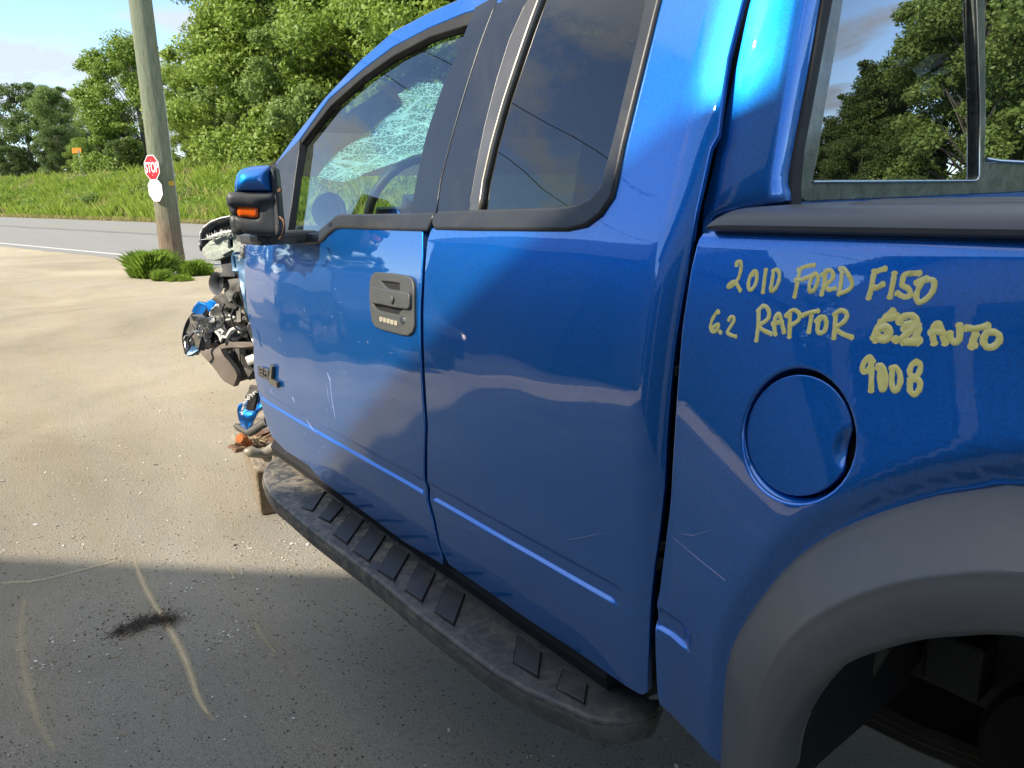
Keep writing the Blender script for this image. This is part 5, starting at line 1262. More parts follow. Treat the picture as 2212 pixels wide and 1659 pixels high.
stroke_blocks('digit', 'b6', [[(950, 480), (810, 430), (800, 690), (915, 745), (925, 610), (815, 565)]], .0065, -.010, .008, MAT['dimchrome'], bd)
stroke_blocks('decimal_point', 'b6', [[(950, 760), (955, 790)]], .006, -.010, .008, MAT['dimchrome'], bd)
stroke_blocks('digit', 'b6', [[(1010, 490), (1160, 560), (1150, 690), (1000, 650), (990, 820), (1160, 900)]], .0065, -.010, .008, MAT['dimchrome'], bd)
stroke_blocks('letter', 'b6', [[(1270, 440), (1235, 980), (1480, 1130)]], .020, -.013, .011, MAT['dimchrome'], bd)

# --- yellow marker writing ----------------------------------------------------------------------
def writing(name, crop, strokes, w, parent, seed=0):
    mb = MB()
    for si, st in enumerate(strokes):
        sm_ = smooth_poly(st, 6) if len(st) > 2 else [np.array(st[0])+(np.array(st[1])-np.array(st[0]))*t for t in np.linspace(0, 1, 6)]
        P = np.array([hit(p, Sbed)[[0, 2]] for p in T(crop, *sm_)]) if len(st) > 1 else None
        t = np.gradient(P, axis=0); t /= (np.linalg.norm(t, axis=1)[:, None]+1e-12); nn = np.stack([-t[:, 1], t[:, 0]], 1)
        n = len(P); off = .00035+.0001*(si % 4); V = []; wl = []
        for i in range(n):
            ww = w/2*.76*(1+.22*noise.noise(Vector((i*.35, si*3.1, seed))))
            for e, o in ((-1, .0002), (-.86, off), (0, off*1.1), (.86, off), (1, .0002)):
                x, z = P[i]+nn[i]*ww*e; V.append((x, float(Sbed(x, z))-o, z))
        Fc = [(i*5+j, i*5+j+1, (i+1)*5+j+1, (i+1)*5+j) for i in range(n-1) for j in range(4)]
        for i, sg in ((0, -1), (n-1, 1)):           # rounded ends
            b = len(V); c = P[i]; V.append((c[0], float(Sbed(*c))-off*1.1, c[1]))
            ks = 7
            for k in range(ks):
                a = pi*k/(ks-1); d_ = nn[i]*cos(a)*w/2*.97+t[i]*sg*sin(a)*w/2*.9; q = c+d_; V.append((q[0], float(Sbed(*q))-.0004, q[1]))
            Fc += [(b, b+1+k, b+2+k) for k in range(ks-1)]
        mb.add(V, Fc)
    o = mesh_obj(name, mb.v, mb.f, MAT['marker'], parent); autosmooth(o, 80); return o
wr = empty('marker_writing', (0, 0, 0), truck)
writing('year_number', 'w1', [[(415, 195), (415, 165), (455, 148), (478, 180), (470, 280), (430, 400), (360, 480), (310, 505), (300, 485), (345, 440), (395, 430), (425, 475), (465, 545)],
    [(640, 330), (650, 290), (685, 290), (695, 350), (680, 450), (625, 535), (585, 530), (580, 440), (610, 340), (650, 290)], [(820, 270), (800, 400), (780, 570)], [(925, 290), (910, 400), (890, 520), (905, 562), (960, 510), (1000, 410), (1005, 310), (965, 262), (925, 280)]], .0072, wr, 1)
writing('maker_name', 'w1', [[(1480, 200), (1380, 215), (1275, 262)], [(1290, 262), (1275, 350), (1240, 520), (1217, 630)], [(1235, 408), (1330, 395), (1460, 340)],
    [(1500, 320), (1450, 380), (1420, 490), (1430, 565), (1480, 545), (1530, 450), (1540, 360), (1505, 320), (1470, 335)], [(1640, 335), (1625, 450), (1592, 600)], [(1605, 330), (1660, 280), (1720, 275), (1750, 330), (1730, 400), (1660, 460), (1650, 490), (1690, 540), (1770, 520)],
    [(1872, 300), (1858, 440), (1832, 590)], [(1850, 250), (1885, 240), (1940, 300), (2005, 420), (2000, 500), (1930, 560), (1832, 598)]], .0072, wr, 2)
writing('model_number', 'w2', [[(435, 250), (370, 270), (300, 300)], [(290, 290), (270, 390), (255, 500), (215, 645)], [(270, 515), (340, 505), (405, 465)], [(570, 320), (550, 440), (510, 635)],
    [(910, 312), (820, 315), (710, 330), (685, 400), (680, 480), (740, 510), (785, 560), (780, 620), (720, 640), (660, 620), (615, 592)],
    [(880, 440), (940, 405), (1010, 385)], [(1010, 390), (950, 440), (900, 530), (870, 640), (910, 710), (990, 680), (1080, 590), (1120, 480), (1100, 410), (1020, 400)]], .0085, wr, 3)
writing('engine_size', 'w1', [[(165, 850), (150, 840), (90, 930), (55, 1040), (70, 1110), (120, 1115), (160, 1060), (160, 1020), (110, 1040), (80, 1085)], [(185, 1120), (195, 1130)],
    [(310, 955), (330, 920), (370, 920), (375, 975), (320, 1070), (290, 1130), (330, 1165), (400, 1185)]], .0070, wr, 4)
writing('trim_name', 'w1', [[(720, 850), (715, 1000), (690, 1235)], [(715, 830), (770, 770), (830, 780), (865, 860), (840, 950), (740, 1020)], [(725, 1060), (800, 1110), (885, 1145)],
    [(950, 1150), (935, 1050), (950, 930), (1000, 875), (1030, 960), (1070, 1120)], [(920, 1010), (980, 995), (1040, 985)], [(1150, 880), (1150, 1020), (1145, 1185)], [(1105, 895), (1160, 835), (1230, 825), (1290, 890), (1260, 970), (1170, 1030)],
    [(1340, 890), (1430, 855), (1535, 835)], [(1455, 870), (1435, 990), (1415, 1115)], [(1520, 970), (1570, 920), (1630, 925), (1655, 1000), (1635, 1100), (1580, 1140), (1535, 1110), (1540, 1020), (1560, 960)],
    [(1785, 880), (1775, 1020), (1760, 1200)], [(1775, 880), (1840, 830), (1910, 840), (1940, 900), (1900, 980), (1800, 1050)], [(1790, 1090), (1880, 1150), (2005, 1195)]], .0078, wr, 5)
writing('engine_size', 'w2', [[(545, 840), (470, 900), (400, 980), (330, 1090), (290, 1190), (310, 1230)], [(600, 905), (540, 925), (460, 940), (390, 985)], [(385, 1000), (330, 1080), (285, 1200)], [(330, 1200), (400, 1240), (480, 1210), (510, 1130), (480, 1060), (410, 1060), (340, 1110), (330, 1200)], [(350, 1180), (420, 1210), (480, 1150), (455, 1090), (390, 1080)], [(585, 1225), (595, 1232)],
    [(640, 980), (690, 920), (780, 895), (860, 930), (870, 1010), (800, 1100), (700, 1190), (660, 1220), (720, 1250), (820, 1255), (910, 1240)], [(730, 1040), (750, 1010), (770, 1060)], [(895, 1040), (900, 1110), (860, 1200)], [(710, 1080), (760, 1020), (820, 1000)], [(700, 1260), (780, 1270), (880, 1265)]], .0105, wr, 6)
writing('gearbox_word', 'w2', [[(1118, 1270), (1095, 1150), (1120, 1040), (1180, 1010), (1220, 1100), (1270, 1270)], [(1080, 1130), (1150, 1120), (1230, 1130)], [(1470, 1040), (1475, 1140), (1455, 1240), (1400, 1265), (1350, 1220), (1335, 1150)],
    [(1580, 1070), (1700, 1075), (1850, 1040)], [(1690, 1160), (1660, 1230), (1640, 1320)], [(1640, 1320), (1672, 1305)], [(1865, 1110), (1820, 1170), (1800, 1260), (1850, 1330), (1930, 1330), (2010, 1260), (2020, 1180), (1960, 1130), (1880, 1130)]], .0095, wr, 7)
writing('stock_number', 'w3', [[(680, 300), (630, 220), (560, 250), (480, 370), (470, 500), (530, 520), (600, 470), (650, 340)], [(655, 330), (655, 600), (648, 900)],
    [(790, 430), (800, 395), (860, 400), (920, 500), (950, 650), (930, 820), (885, 900), (850, 830), (830, 650), (835, 480)], [(1090, 460), (1080, 600), (1080, 800), (1140, 920), (1210, 850), (1255, 700), (1230, 530), (1150, 430), (1080, 450)],
    [(1590, 320), (1500, 370), (1450, 490), (1470, 590), (1540, 620), (1630, 560), (1670, 430), (1650, 340), (1570, 330)], [(1560, 670), (1640, 700), (1665, 800), (1620, 930), (1540, 985), (1460, 920), (1450, 780), (1460, 690)]], .0088, wr, 8)

# --- folded mirror ------------------------------------------------------------------------------
mr = empty('side_mirror', (0, 0, 0), truck)
YM = -.20
MP = atY((550, 420), -.19); mn = np.array([.90, -.436, 0]); mt = np.array([.436, .90, 0])
def mpl(p, o): q = onplane(p, MP+mn*o, mn); return np.array([(q-MP)@mt, q[2]])
def pil_(name, c, pts, Y, mat, r, h, depth, parent, step=.010, closed=True):
    o = YM-Y
    P = [mpl(p, o) for p in T(c, *[tuple(q) for q in (smooth_poly(pts, 2, True) if closed else pts)])]
    def mp(u, v): return (MP[0]+mn[0]*o+mt[0]*u, MP[1]+mn[1]*o+mt[1]*u, v+0*u)
    return sheet(name, P, [], step*.7, mp, mat, parent, bulge=(r*.6, h*.6), rim=.002, flange=depth)
pil_('mirror_housing', 'm4', [(240, 640), (500, 640), (800, 640), (790, 500), (770, 300), (735, 246), (790, 252), (838, 290), (856, 400), (880, 640), (902, 900), (935, 1180), (925, 1262), (840, 1282), (600, 1272), (400, 1238), (280, 1165), (240, 1060), (225, 985), (560, 1005), (575, 880), (300, 850), (290, 985), (215, 975), (172, 930), (160, 850), (128, 815), (122, 700), (150, 650)], YM, MAT['plastic'], .035, .022, .09, mr, closed=False)
pil_('mirror_arm_cover', 'm4', [(178, 1000), (340, 1010), (350, 1250), (215, 1240), (195, 1180)], YM+.03, MAT['plastic'], .02, .01, .06, mr)
pil_('mirror_cap', 'm4', [(248, 600), (252, 500), (270, 420), (300, 350), (370, 300), (470, 270), (570, 256), (690, 250), (738, 256), (762, 300), (778, 420), (795, 560), (796, 628), (640, 636), (440, 636), (256, 625)], YM-.004, MAT['paint'], .075, .060, .03, mr, .007)
pil_('turn_lamp', 'm4', [(290, 860), (330, 850), (480, 855), (555, 860), (568, 900), (574, 975), (560, 1002), (480, 1000), (380, 990), (300, 978), (286, 920)], YM-.012, MAT['amber'], .006, .005, .012, mr, .006)
pil_('housing_band', 'm4', [(125, 700), (150, 652), (250, 640), (500, 648), (800, 650), (820, 700), (815, 770), (600, 800), (560, 850), (290, 838), (165, 830), (130, 812)], YM-.018, MAT['plastic'], .03, .014, .03, mr, closed=False)
pil_('housing_edge', 'm4', [(790, 262), (836, 292), (852, 400), (876, 640), (898, 900), (930, 1200), (900, 1262), (850, 1262), (835, 900), (800, 560), (780, 330)], YM-.016, MAT['plastic'], .015, .008, .05, mr, closed=False)
mb = MB(); mb.box(atY(T('m4', (930, 1300))[0], -.08), (.18, .20, .035)); bevel(mb.build('mirror_mount', MAT['plastic'], mr), .01)
mb = MB(); mb.box(atY(T('m4', (690, 1320))[0], -.11), (.30, .08, .022)); mb.build('mount_plate', MAT['grey_shroud'], mr)
mb = MB(); mb.tube([atY(p, -.16) for p in T('m4', (905, 1000), (955, 1050), (975, 1120), (960, 1200), (935, 1290), (900, 1330))], .003, 6); mb.build('loose_wire', MAT['rust'], mr, 60); mb = MB(); mb.tube([atY(p, -.16) for p in T('m4', (880, 610), (925, 590), (930, 610), (885, 630))], .003, 6); mb.build('loose_wire', MAT['rust'], mr, 60)

# --- smashed front end ---------------------------------------------------------------------------
def S1(name, c, pts, X, th, mat, jit=.012, holes=(), step=.035, seed=0, parent=truck, label=None):
    return slab(name, T(c, *pts), 'X', X, -th, mat, parent, jit, label, holes=[T(c, *h) for h in holes], step=step, seed=seed)
WA = atX((470, 650), -3.05); wn_ = np.array([.62, -.76, .19]); wn_ /= np.linalg.norm(wn_); wt = np.array([.775, .632, 0]); wt /= np.linalg.norm(wt); wv = np.cross(wn_, wt)*-1
wv = np.cross(wt, -wn_); wv = wv if wv[2] > 0 else -wv
def atW(p, X): return onplane(p, WA+wn_*(X+3.05)*.8, wn_)
def slab(name, px, plane, val, thick, mat, parent=None, jit=0.0, label=None, holes=(), step=.05, seed=0):
    B = WA+wn_*(val+3.05)*.8
    def uv(p): q = atW(p, val)-B; return np.array([q@wt, q@wv])
    ol = [uv(p) for p in px]; hl = [[uv(p) for p in h] for h in holes]
    def mp(u, v):
        u = np.asarray(u, float); v = np.asarray(v, float)
        w = np.array([noise.noise(Vector((a*9+seed, b*9, seed*1.7)))+.5*noise.noise(Vector((a*24, b*24+seed, 3.))) for a, b in zip(np.ravel(u), np.ravel(v))]).reshape(u.shape)*jit
        return tuple(B[k]+wt[k]*u+wv[k]*v+wn_[k]*w for k in range(3))
    sg = 1 if np.cross(wt, wv)@wn_ > 0 else -1
    return sheet(name, ol, hl, step, mp, mat, parent, rim=.003, flange=abs(thick), sgn=sg, label=label)
wreck = empty('smashed_front', (0, 0, 0), truck)
S1('hood_edge', 'm1', [(402, 630), (390, 570), (398, 400), (435, 305), (480, 262), (560, 215), (700, 158), (860, 128), (1010, 200), (1010, 330), (870, 375), (740, 385), (640, 410), (540, 460), (490, 520), (450, 560), (430, 625)], -3.02, .10, MAT['gloss_black'], .004, seed=1, parent=wreck)
mb = MB(); mb.tube([atW(p, -2.99) for p in T('m1', (398, 560), (400, 390), (440, 300), (560, 210), (700, 155), (850, 125))], .006, 8); mb.build('hood_lip', MAT['steel'], wreck, 60)
S1('headlamp_bracket', 'm1', [(432, 620), (440, 600), (540, 505), (640, 455), (720, 428), (830, 395), (900, 378), (965, 378), (985, 430), (1010, 500), (1000, 610), (960, 650), (840, 668), (740, 720), (690, 745), (600, 768), (500, 755), (455, 700)], -2.95, .06, MAT['primer'], .004,
   holes=[[(812, 455), (880, 445), (892, 520), (888, 590), (850, 605), (812, 560), (802, 500)], [(722, 560), (745, 550), (748, 640), (728, 640)], [(762, 555), (785, 545), (788, 630), (768, 632)], [(455, 630), (475, 640), (478, 680), (460, 672)], [(560, 640), (572, 640), (595, 705), (580, 708)]], seed=2, parent=wreck)
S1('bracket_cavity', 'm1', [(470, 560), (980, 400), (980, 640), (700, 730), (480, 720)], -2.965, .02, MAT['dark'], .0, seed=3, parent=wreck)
S1('bracket_face', 'm1', [(715, 430), (905, 380), (860, 440), (810, 450), (800, 590), (860, 620), (760, 670), (720, 690), (700, 560)], -2.940, .01, MAT['primer'], .003, seed=31, parent=wreck)
mb = MB()
for i in range(150):
    t = rng.uniform(0, 1); p = np.array([515, 455])*(1-t)+np.array([868, 350])*t+rng.normal(0, 9, 2); a = atW(T('m1', tuple(p))[0], -2.92)
    mb.tube([a, a+rng.normal(0, .009, 3)], [.002, .0006], 4)
mb.tube([atW(p, -2.925) for p in T('m1', (520, 450), (600, 420), (700, 385), (780, 360), (868, 352))], .008, 6)
mb.build('torn_padding', MAT['torn'], wreck)['kind'] = 'stuff'
S1('support_post', 'm1', [(698, 750), (760, 700), (845, 685), (850, 900), (895, 985), (905, 1010), (690, 1010), (735, 930), (715, 850)], -2.98, .05, MAT['plastic'], .01, seed=4, parent=wreck)
S1('inner_fender', 'm1', [(965, 385), (1070, 372), (1062, 500), (1000, 640), (900, 665), (892, 700), (1052, 690), (1056, 950), (1066, 1250), (1110, 1500), (1145, 1680), (1090, 1510), (1030, 1250), (960, 1000), (950, 930), (855, 925), (845, 720), (870, 670), (985, 640), (1005, 500)], -2.85, .03, MAT['inner_blue'], .012, holes=[[(862, 712), (898, 712), (912, 880), (880, 885)]], seed=5, parent=wreck)
S1('inner_fender', 'm1', [(880, 700), (1056, 690), (1056, 860), (930, 870), (918, 790)], -2.87, .02, MAT['primer'], .012, seed=6, parent=wreck)
mb = MB()
for i in range(90):
    t = rng.uniform(0, 1); p = np.array([1052, 480])*(1-t)+np.array([985, 760])*t+rng.normal(0, 8, 2); a = atW(T('m1', tuple(p))[0], -2.78)
    mb.tube([a, a+rng.normal(0, .006, 3)], [.0015, .0005], 4)
mb.build('torn_padding', MAT['torn'], wreck)['kind'] = 'stuff'
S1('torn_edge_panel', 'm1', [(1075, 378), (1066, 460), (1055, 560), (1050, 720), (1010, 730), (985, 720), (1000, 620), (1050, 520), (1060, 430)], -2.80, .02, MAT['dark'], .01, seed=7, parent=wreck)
# big black cavity behind everything
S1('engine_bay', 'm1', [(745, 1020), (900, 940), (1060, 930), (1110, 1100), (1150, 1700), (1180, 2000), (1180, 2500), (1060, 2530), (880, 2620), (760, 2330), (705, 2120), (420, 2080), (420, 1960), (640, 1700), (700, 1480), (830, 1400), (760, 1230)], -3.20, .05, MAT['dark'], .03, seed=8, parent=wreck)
# horn
hc = atW(T('m1', (648, 1118))[0], -3.0); ax_ = np.array([.35, -.90, .15]); ax_ /= np.linalg.norm(ax_)
MB().lathe(hc, [(.008, -.08), (.012, -.05), (.018, -.025), (.032, -.006), (.043, .004), (.045, .005), (.044, .002), (.030, -.010), (.014, -.03), (.0, -.04)], ax_, 28).build('horn', MAT['plastic'], wreck, 50)
S1('shroud', 'm1', [(680, 1015), (760, 965), (900, 960), (930, 1040), (960, 1090), (1010, 1170), (1062, 1250), (1020, 1262), (950, 1235), (925, 1220), (905, 1270), (892, 1330), (845, 1395), (790, 1310), (730, 1262), (755, 1180), (742, 1090), (715, 1050)], -2.98, .05, MAT['grey_shroud'], .035, seed=9, parent=wreck)
S1('shroud', 'm1', [(720, 1270), (790, 1310), (845, 1395), (925, 1450), (915, 1490), (860, 1475), (800, 1465), (765, 1510), (745, 1400), (700, 1310)], -3.0, .04, MAT['grey_shroud'], .03, seed=10, parent=wreck)
# crumpled bumper corner
S1('bumper_fragment', 'm2', [(268, 352), (300, 290), (372, 206), (420, 228), (502, 262), (470, 320), (432, 402), (350, 385)], -3.16, .03, MAT['paint'], .012, seed=11, parent=wreck, step=.05)
S1('bumper_fragment', 'm2', [(432, 402), (470, 320), (505, 265), (525, 330), (500, 400), (478, 452)], -3.13, .03, MAT['gloss_black'], .01, seed=12, parent=wreck)
S1('bumper_fragment', 'm2', [(462, 240), (560, 182), (640, 220), (642, 252), (600, 310), (560, 372), (520, 330), (505, 262)], -3.12, .03, MAT['paint'], .012, seed=13, parent=wreck)
S1('fog_lamp_pod', 'm2', [(565, 172), (620, 120), (700, 108), (745, 150), (752, 210), (740, 292), (690, 270), (650, 225)], -3.10, .05, MAT['grey_shroud'], .03, seed=14, parent=wreck)
S1('fog_lamp_pod', 'm2', [(245, 420), (330, 405), (430, 400), (492, 458), (470, 520), (380, 585), (310, 650), (262, 540)], -3.14, .05, MAT['grey_shroud'], .008, seed=15, parent=wreck, step=.08)
S1('fog_lamp_pod', 'm2', [(240, 560), (262, 540), (310, 650), (345, 620), (460, 690), (430, 740), (392, 912), (345, 880), (300, 852), (262, 832), (245, 700), (180, 662)], -3.13, .05, MAT['grey_shroud'], .02, seed=16, parent=wreck)
S1('grille_shell', 'm2', [(262, 372), (430, 395), (320, 420), (240, 440), (190, 640), (260, 700), (270, 830), (310, 860), (390, 915), (260, 985), (240, 996), (172, 972), (112, 800), (130, 700), (180, 560)], -3.17, .04, MAT['gloss_black'], .03, seed=17, parent=wreck)
S1('lens_fragment', 'm2', [(200, 905), (260, 890), (300, 850), (345, 850), (345, 900), (380, 915), (262, 985), (215, 990)], -3.145, .01, MAT['inner_blue'], .02, seed=18, parent=wreck)
for k, (pts, X, m) in enumerate([
    ([(370, 600), (450, 540), (520, 480), (600, 482), (605, 560), (560, 640), (470, 720), (400, 690)], -3.10, 'steel'),
    ([(560, 420), (620, 330), (690, 270), (750, 320), (835, 385), (912, 432), (895, 470), (840, 462), (770, 470), (745, 500), (660, 480), (600, 470)], -3.06, 'steel'),
    ([(600, 500), (690, 480), (752, 520), (780, 590), (820, 645), (790, 700), (700, 690), (640, 640), (580, 640)], -3.04, 'plastic'),
    ([(460, 700), (560, 650), (660, 700), (705, 790), (560, 810), (460, 880), (425, 960), (400, 930), (425, 790)], -3.06, 'gloss_black'),
    ([(700, 800), (735, 740), (850, 690), (905, 640), (960, 640), (992, 668), (940, 760), (905, 815), (840, 800)], -2.98, 'plastic'),
    ([(560, 362), (620, 240), (650, 240), (650, 300), (610, 380), (570, 430), (545, 400)], -3.05, 'torn'),
    ([(1105, 600), (1140, 520), (1165, 600), (1180, 720), (1185, 830), (1150, 800), (1115, 700)], -2.92, 'steel')]):
    S1('crumpled_plate', 'm2', pts, X, .025, MAT[m], .04, seed=20+k, parent=wreck)
mb = MB()
mb.tube([atW(p, -2.95) for p in T('m2', (630, 635), (690, 700), (712, 790), (730, 720), (790, 735), (828, 665), (860, 620), (925, 592), (965, 610), (990, 665))], .007, 7)
mb.tube([atW(p, -3.02) for p in T('m2', (760, 480), (850, 465), (905, 440), (820, 400))], .005, 7)
mb.tube([atW(p, -3.0) for p in T('m2', (665, 640), (700, 620), (745, 650), (720, 690))], .006, 7)
mb.build('torn_white_edge', MAT['torn'], wreck, 60)['kind'] = 'stuff'
mb = MB(); mb.lathe(atW(T('m2', (215, 755))[0], -3.12), [(.010, 0), (.014, .004), (.018, 0), (.014, -.003)], (1, -.4, .3), 16); mb.build('tow_ring', MAT['steel'], wreck, 60)
mb = MB()
for i in range(60):
    p = np.array([480, 580])+rng.normal(0, 75, 2); a = atW(T('m2', tuple(p))[0], -3.03); mb.box(a, rng.uniform(.006, .028, 3), None, .004)
mb.build('broken_shards', MAT['steel'], wreck)['kind'] = 'stuff'
S1('bumper_beam', 'm2', [(690, 852), (780, 815), (860, 808), (1000, 810), (1130, 818), (1190, 840), (1190, 856), (1100, 870), (1000, 876), (860, 875), (770, 885), (712, 898)], -2.97, .06, MAT['brown_plate'], .006, seed=40, parent=wreck, step=.08)
S1('skid_plate', 'm2', [(398, 930), (440, 945), (560, 902), (680, 862), (705, 935), (760, 1020), (822, 1090), (905, 1212), (936, 1290), (934, 1335), (912, 1395), (888, 1450), (830, 1415), (762, 1380), (700, 1310), (640, 1222), (540, 1100), (425, 985)], -3.02, .03, MAT['brown_plate'], .006, seed=41, parent=wreck, step=.08)
mb = MB()
for i in range(7):
    a = atW(T('m2', (1105+i*16, 1085-i*6))[0], -2.95); mb.lathe(a, [(.016, -.005), (.020, 0), (.016, .005)], (.2, .9, .2), 14)
mb.build('ribbed_boot', MAT['torn'], wreck, 50)
mb = MB()
for a, b in (((800, 900), (830, 1100)), ((990, 900), (1010, 1250)), ((1040, 1000), (1080, 1300))): mb.tube([atW(T('m2', a)[0], -3.12), atW(T('m2', b)[0], -3.1)], .02, 6)
mb.tube([atW(p, -3.1) for p in T('m2', (1000, 1280), (1100, 1240), (1180, 1290))], .025, 6)
mb.build('radiator_frame', MAT['under'], wreck)
for pts_ in (((900, 1500), (860, 1600), (900, 1750), (1000, 1820), (1080, 1760)), ((760, 1420), (720, 1520), (760, 1640), (700, 1760), (620, 1800)), ((1060, 1050), (1000, 1150), (1010, 1320), (1090, 1420)), ((940, 1240), (880, 1330), (930, 1430), (1050, 1500), (1100, 1640)), ((300, 1850), (220, 1950), (240, 2060), (180, 2130))):
    MB().tube(smooth_poly([atW(p, -2.93) for p in T('m1', *pts_)], 5), .0045, 6).build('hanging_wire', MAT['cable'], wreck, 60)
for (x0, y0, x1, y1, w_) in ((985, 1250, 1000, 1700, .016), (920, 1480, 1090, 1560, .012), (1030, 1000, 1090, 1500, .010), (840, 1700, 1120, 1640, .014)):
    MB().tube([atW(T('m1', (x0, y0))[0], -3.05), atW(T('m1', (x1, y1))[0], -3.02)], w_, 5).build('bracket_bar', MAT['grey_shroud'], wreck)
# torn fender corner with hose, lower down
S1('fender_fragment', 'm3', [(345, 165), (352, 210), (385, 340), (350, 420), (320, 500), (282, 560), (245, 625), (215, 642), (160, 600), (180, 540), (150, 545), (135, 500), (140, 410), (165, 350), (212, 300), (260, 250), (300, 225), (335, 205)], -2.95, .02, MAT['paint'], .05, seed=50, parent=wreck, step=.03)
S1('fender_fragment', 'm3', [(225, 398), (250, 300), (285, 250), (335, 240), (320, 330), (295, 412), (250, 405)], -2.90, .01, MAT['dark'], .01, seed=51, parent=wreck)
S1('fender_fragment', 'm3', [(268, 152), (342, 158), (345, 185), (320, 215), (270, 238), (230, 285), (225, 260), (255, 200)], -2.93, .02, MAT['grey_shroud'], .02, seed=52, parent=wreck)
mb = MB()
for i in range(110):
    t = rng.uniform(0, 1); p = np.array(smooth_poly([(345, 205), (270, 245), (215, 305), (185, 370), (170, 470)], 8)[int(t*31)])+rng.normal(0, 4, 2); a = atW(T('m3', tuple(p))[0], -2.89)
    mb.tube([a, a+rng.normal(0, .006, 3)], [.002, .0005], 4)
mb.build('torn_padding', MAT['torn'], wreck)['kind'] = 'stuff'
mb = MB(); mb.tube([atW(p, -2.95) for p in T('m3', (90, 575), (140, 600), (210, 645), (255, 655), (320, 620), (380, 575), (450, 535))], [.008, .016, .012, .018, .018, .018, .018], 10); mb.build('hose', MAT['grey_shroud'], wreck, 60)
# suspension knuckle and arm on the timber
susp = empty('suspension_arm', (0, 0, 0), truck)
armp = [atX(p, -3.15) for p in T('m3', (195, 865), (260, 868), (340, 890), (420, 895), (500, 850), (560, 820), (650, 800))]
MB().tube(armp, [.010, .026, .020, .022, .028, .030, .024], 12).build('arm', MAT['alloy'], susp, 60)
MB().tube([atX(p, -3.15) for p in T('m3', (400, 900), (450, 945), (490, 950))], [.015, .018, .014], 10).build('arm_lug', MAT['alloy'], susp, 60)
bc = atX(T('m3', (580, 852))[0], -3.08); MB().lathe(bc, [(0, .004), (.008, .005), (.010, 0), (.017, 0), (.019, .008), (.024, .008), (.026, 0), (.026, -.03)], (.8, -.6, .1), 28).build('bushing', MAT['dark'], susp, 50)
MB().lathe(bc, [(0, .008), (.007, .008), (.008, .003)], (.8, -.6, .1), 16).build('bushing_bolt', MAT['rust'], susp, 50)
kn = MB()
for i, (c, r_) in enumerate((((160, 728), .026), ((185, 750), .022), ((235, 775), .018))):
    a = atX(T('m3', c)[0], -3.25); kn.lathe(a, [(0, .014), (r_*.7, .013), (r_, .004), (r_*1.05, -.015), (r_*.6, -.03)], (.6, -.7, .4), 9)
kn.build('ball_joint', MAT['orange_rust'], susp, 30)
MB().lathe(atX(T('m3', (95, 735))[0], -3.32), [(0, .012), (.022, .010), (.028, -.004), (.022, -.02)], (.3, -.9, .2), 12).build('joint_cap', MAT['alloy'], susp, 50)
mb = MB(); mb.box(atX(T('m3', (330, 770))[0], -3.3), (.10, .22, .02), None, .01); mb.box(atX(T('m3', (440, 700))[0], -3.35), (.05, .12, .05), None, .01); mb.build('spindle_plate', MAT['rust'], susp)
mb = MB()
for i in range(70):
    a = atX(T('m3', (rng.uniform(260, 420), rng.uniform(720, 800)))[0], -3.26); mb.tube([a, a+rng.normal(0, .03, 3)*[1, 1, .4]], .0018, 4)
mb.build('dry_grass', MAT['straw'], susp)

# --- scratches, chips and mud on the door ------------------------------------------------------
MAT['scratch'] = simple('pale_scratch', (.26, .32, .52), .5, var=.3, scale=80)
mb = MB()
def scr(c, pts, S, w=.0006):
    P = [hit(p, S, -.0006)for p in T(c, *pts)]; mb.tube(P, [w*.4]+[w]*(len(P)-2)+[w*.4] if len(P) > 2 else [w, w*.4], 3, False)
scr('m3', [(1115, -10), (1150, 80), (1160, 200), (1180, 360), (1208, 495)], Scab, .0013); scr('m3', [(1105, 100), (1120, 200), (1145, 345)], Scab, .0009)
scr('m3', [(730, 265), (755, 325)], Scab, .0012); scr('m3', [(880, 500), (935, 590), (985, 660)], Scab, .0010); scr('m3', [(480, 170), (500, 210), (540, 250)], Scab)
scr('z6', [(1580, 552), (1680, 535), (1770, 515)], Scab); scr('z7', [(190, 330), (330, 450), (480, 570), (630, 680)], Sbed, .0006); scr('z7', [(220, 305), (300, 320), (410, 290)], Sbed, .0006)
for _ in range(55):
    x, y = rng.uniform(560, 900), rng.uniform(620, 1010)
    a = rng.uniform(-.6, .6)+pi/2*(rng.uniform() < .3); L = rng.uniform(2, 9); scr('A', [(x, y), (x+L*cos(a), y+L*sin(a))], Scab, .0005)
mb.build('scratches', MAT['scratch'], truck)['kind'] = 'stuff'

# ================================================================== LOOSE THINGS ON THE GROUND
blk = empty('timber_block'); c0 = gnd((561.6, 1115.7))
# axis directions of the timber on the ground
ex = gnd((527, 985))-c0; ex /= np.linalg.norm(ex); ey = gnd((617, 1104))-c0; ey -= ex*(ey@ex); ey /= np.linalg.norm(ey)
blk.location = tuple(c0); setprops(blk, 'old timber block propping up the front suspension of the truck', 'timber block')
BH = .245
V = [c0*0+ex*a+ey*b+np.array([0, 0, z]) for a in (0, .95) for b in (0, .26) for z in (0, BH)]
tb = MB().add([v+rng.normal(0, .004, 3) for v in V], [(0, 1, 3, 2), (4, 6, 7, 5), (0, 4, 5, 1), (2, 3, 7, 6), (0, 2, 6, 4), (1, 5, 7, 3)]).build('timber', MAT['block'], blk); bevel(tb, .012, 3)
eg = mesh_obj('shaded_end_face', [V[k]-ex*d+(ey*(.012 if k in (0, 1) else -.012))+np.array([0, 0, .012 if k in (0, 2) else -.012]) for d in (.004, -.01) for k in (0, 2, 3, 1)], [(0, 1, 2, 3), (7, 6, 5, 4), (0, 4, 5, 1), (1, 5, 6, 2), (2, 6, 7, 3), (3, 7, 4, 0)], MAT['shaded_end'], blk)  # end face of the timber, its shade painted in as dark brown
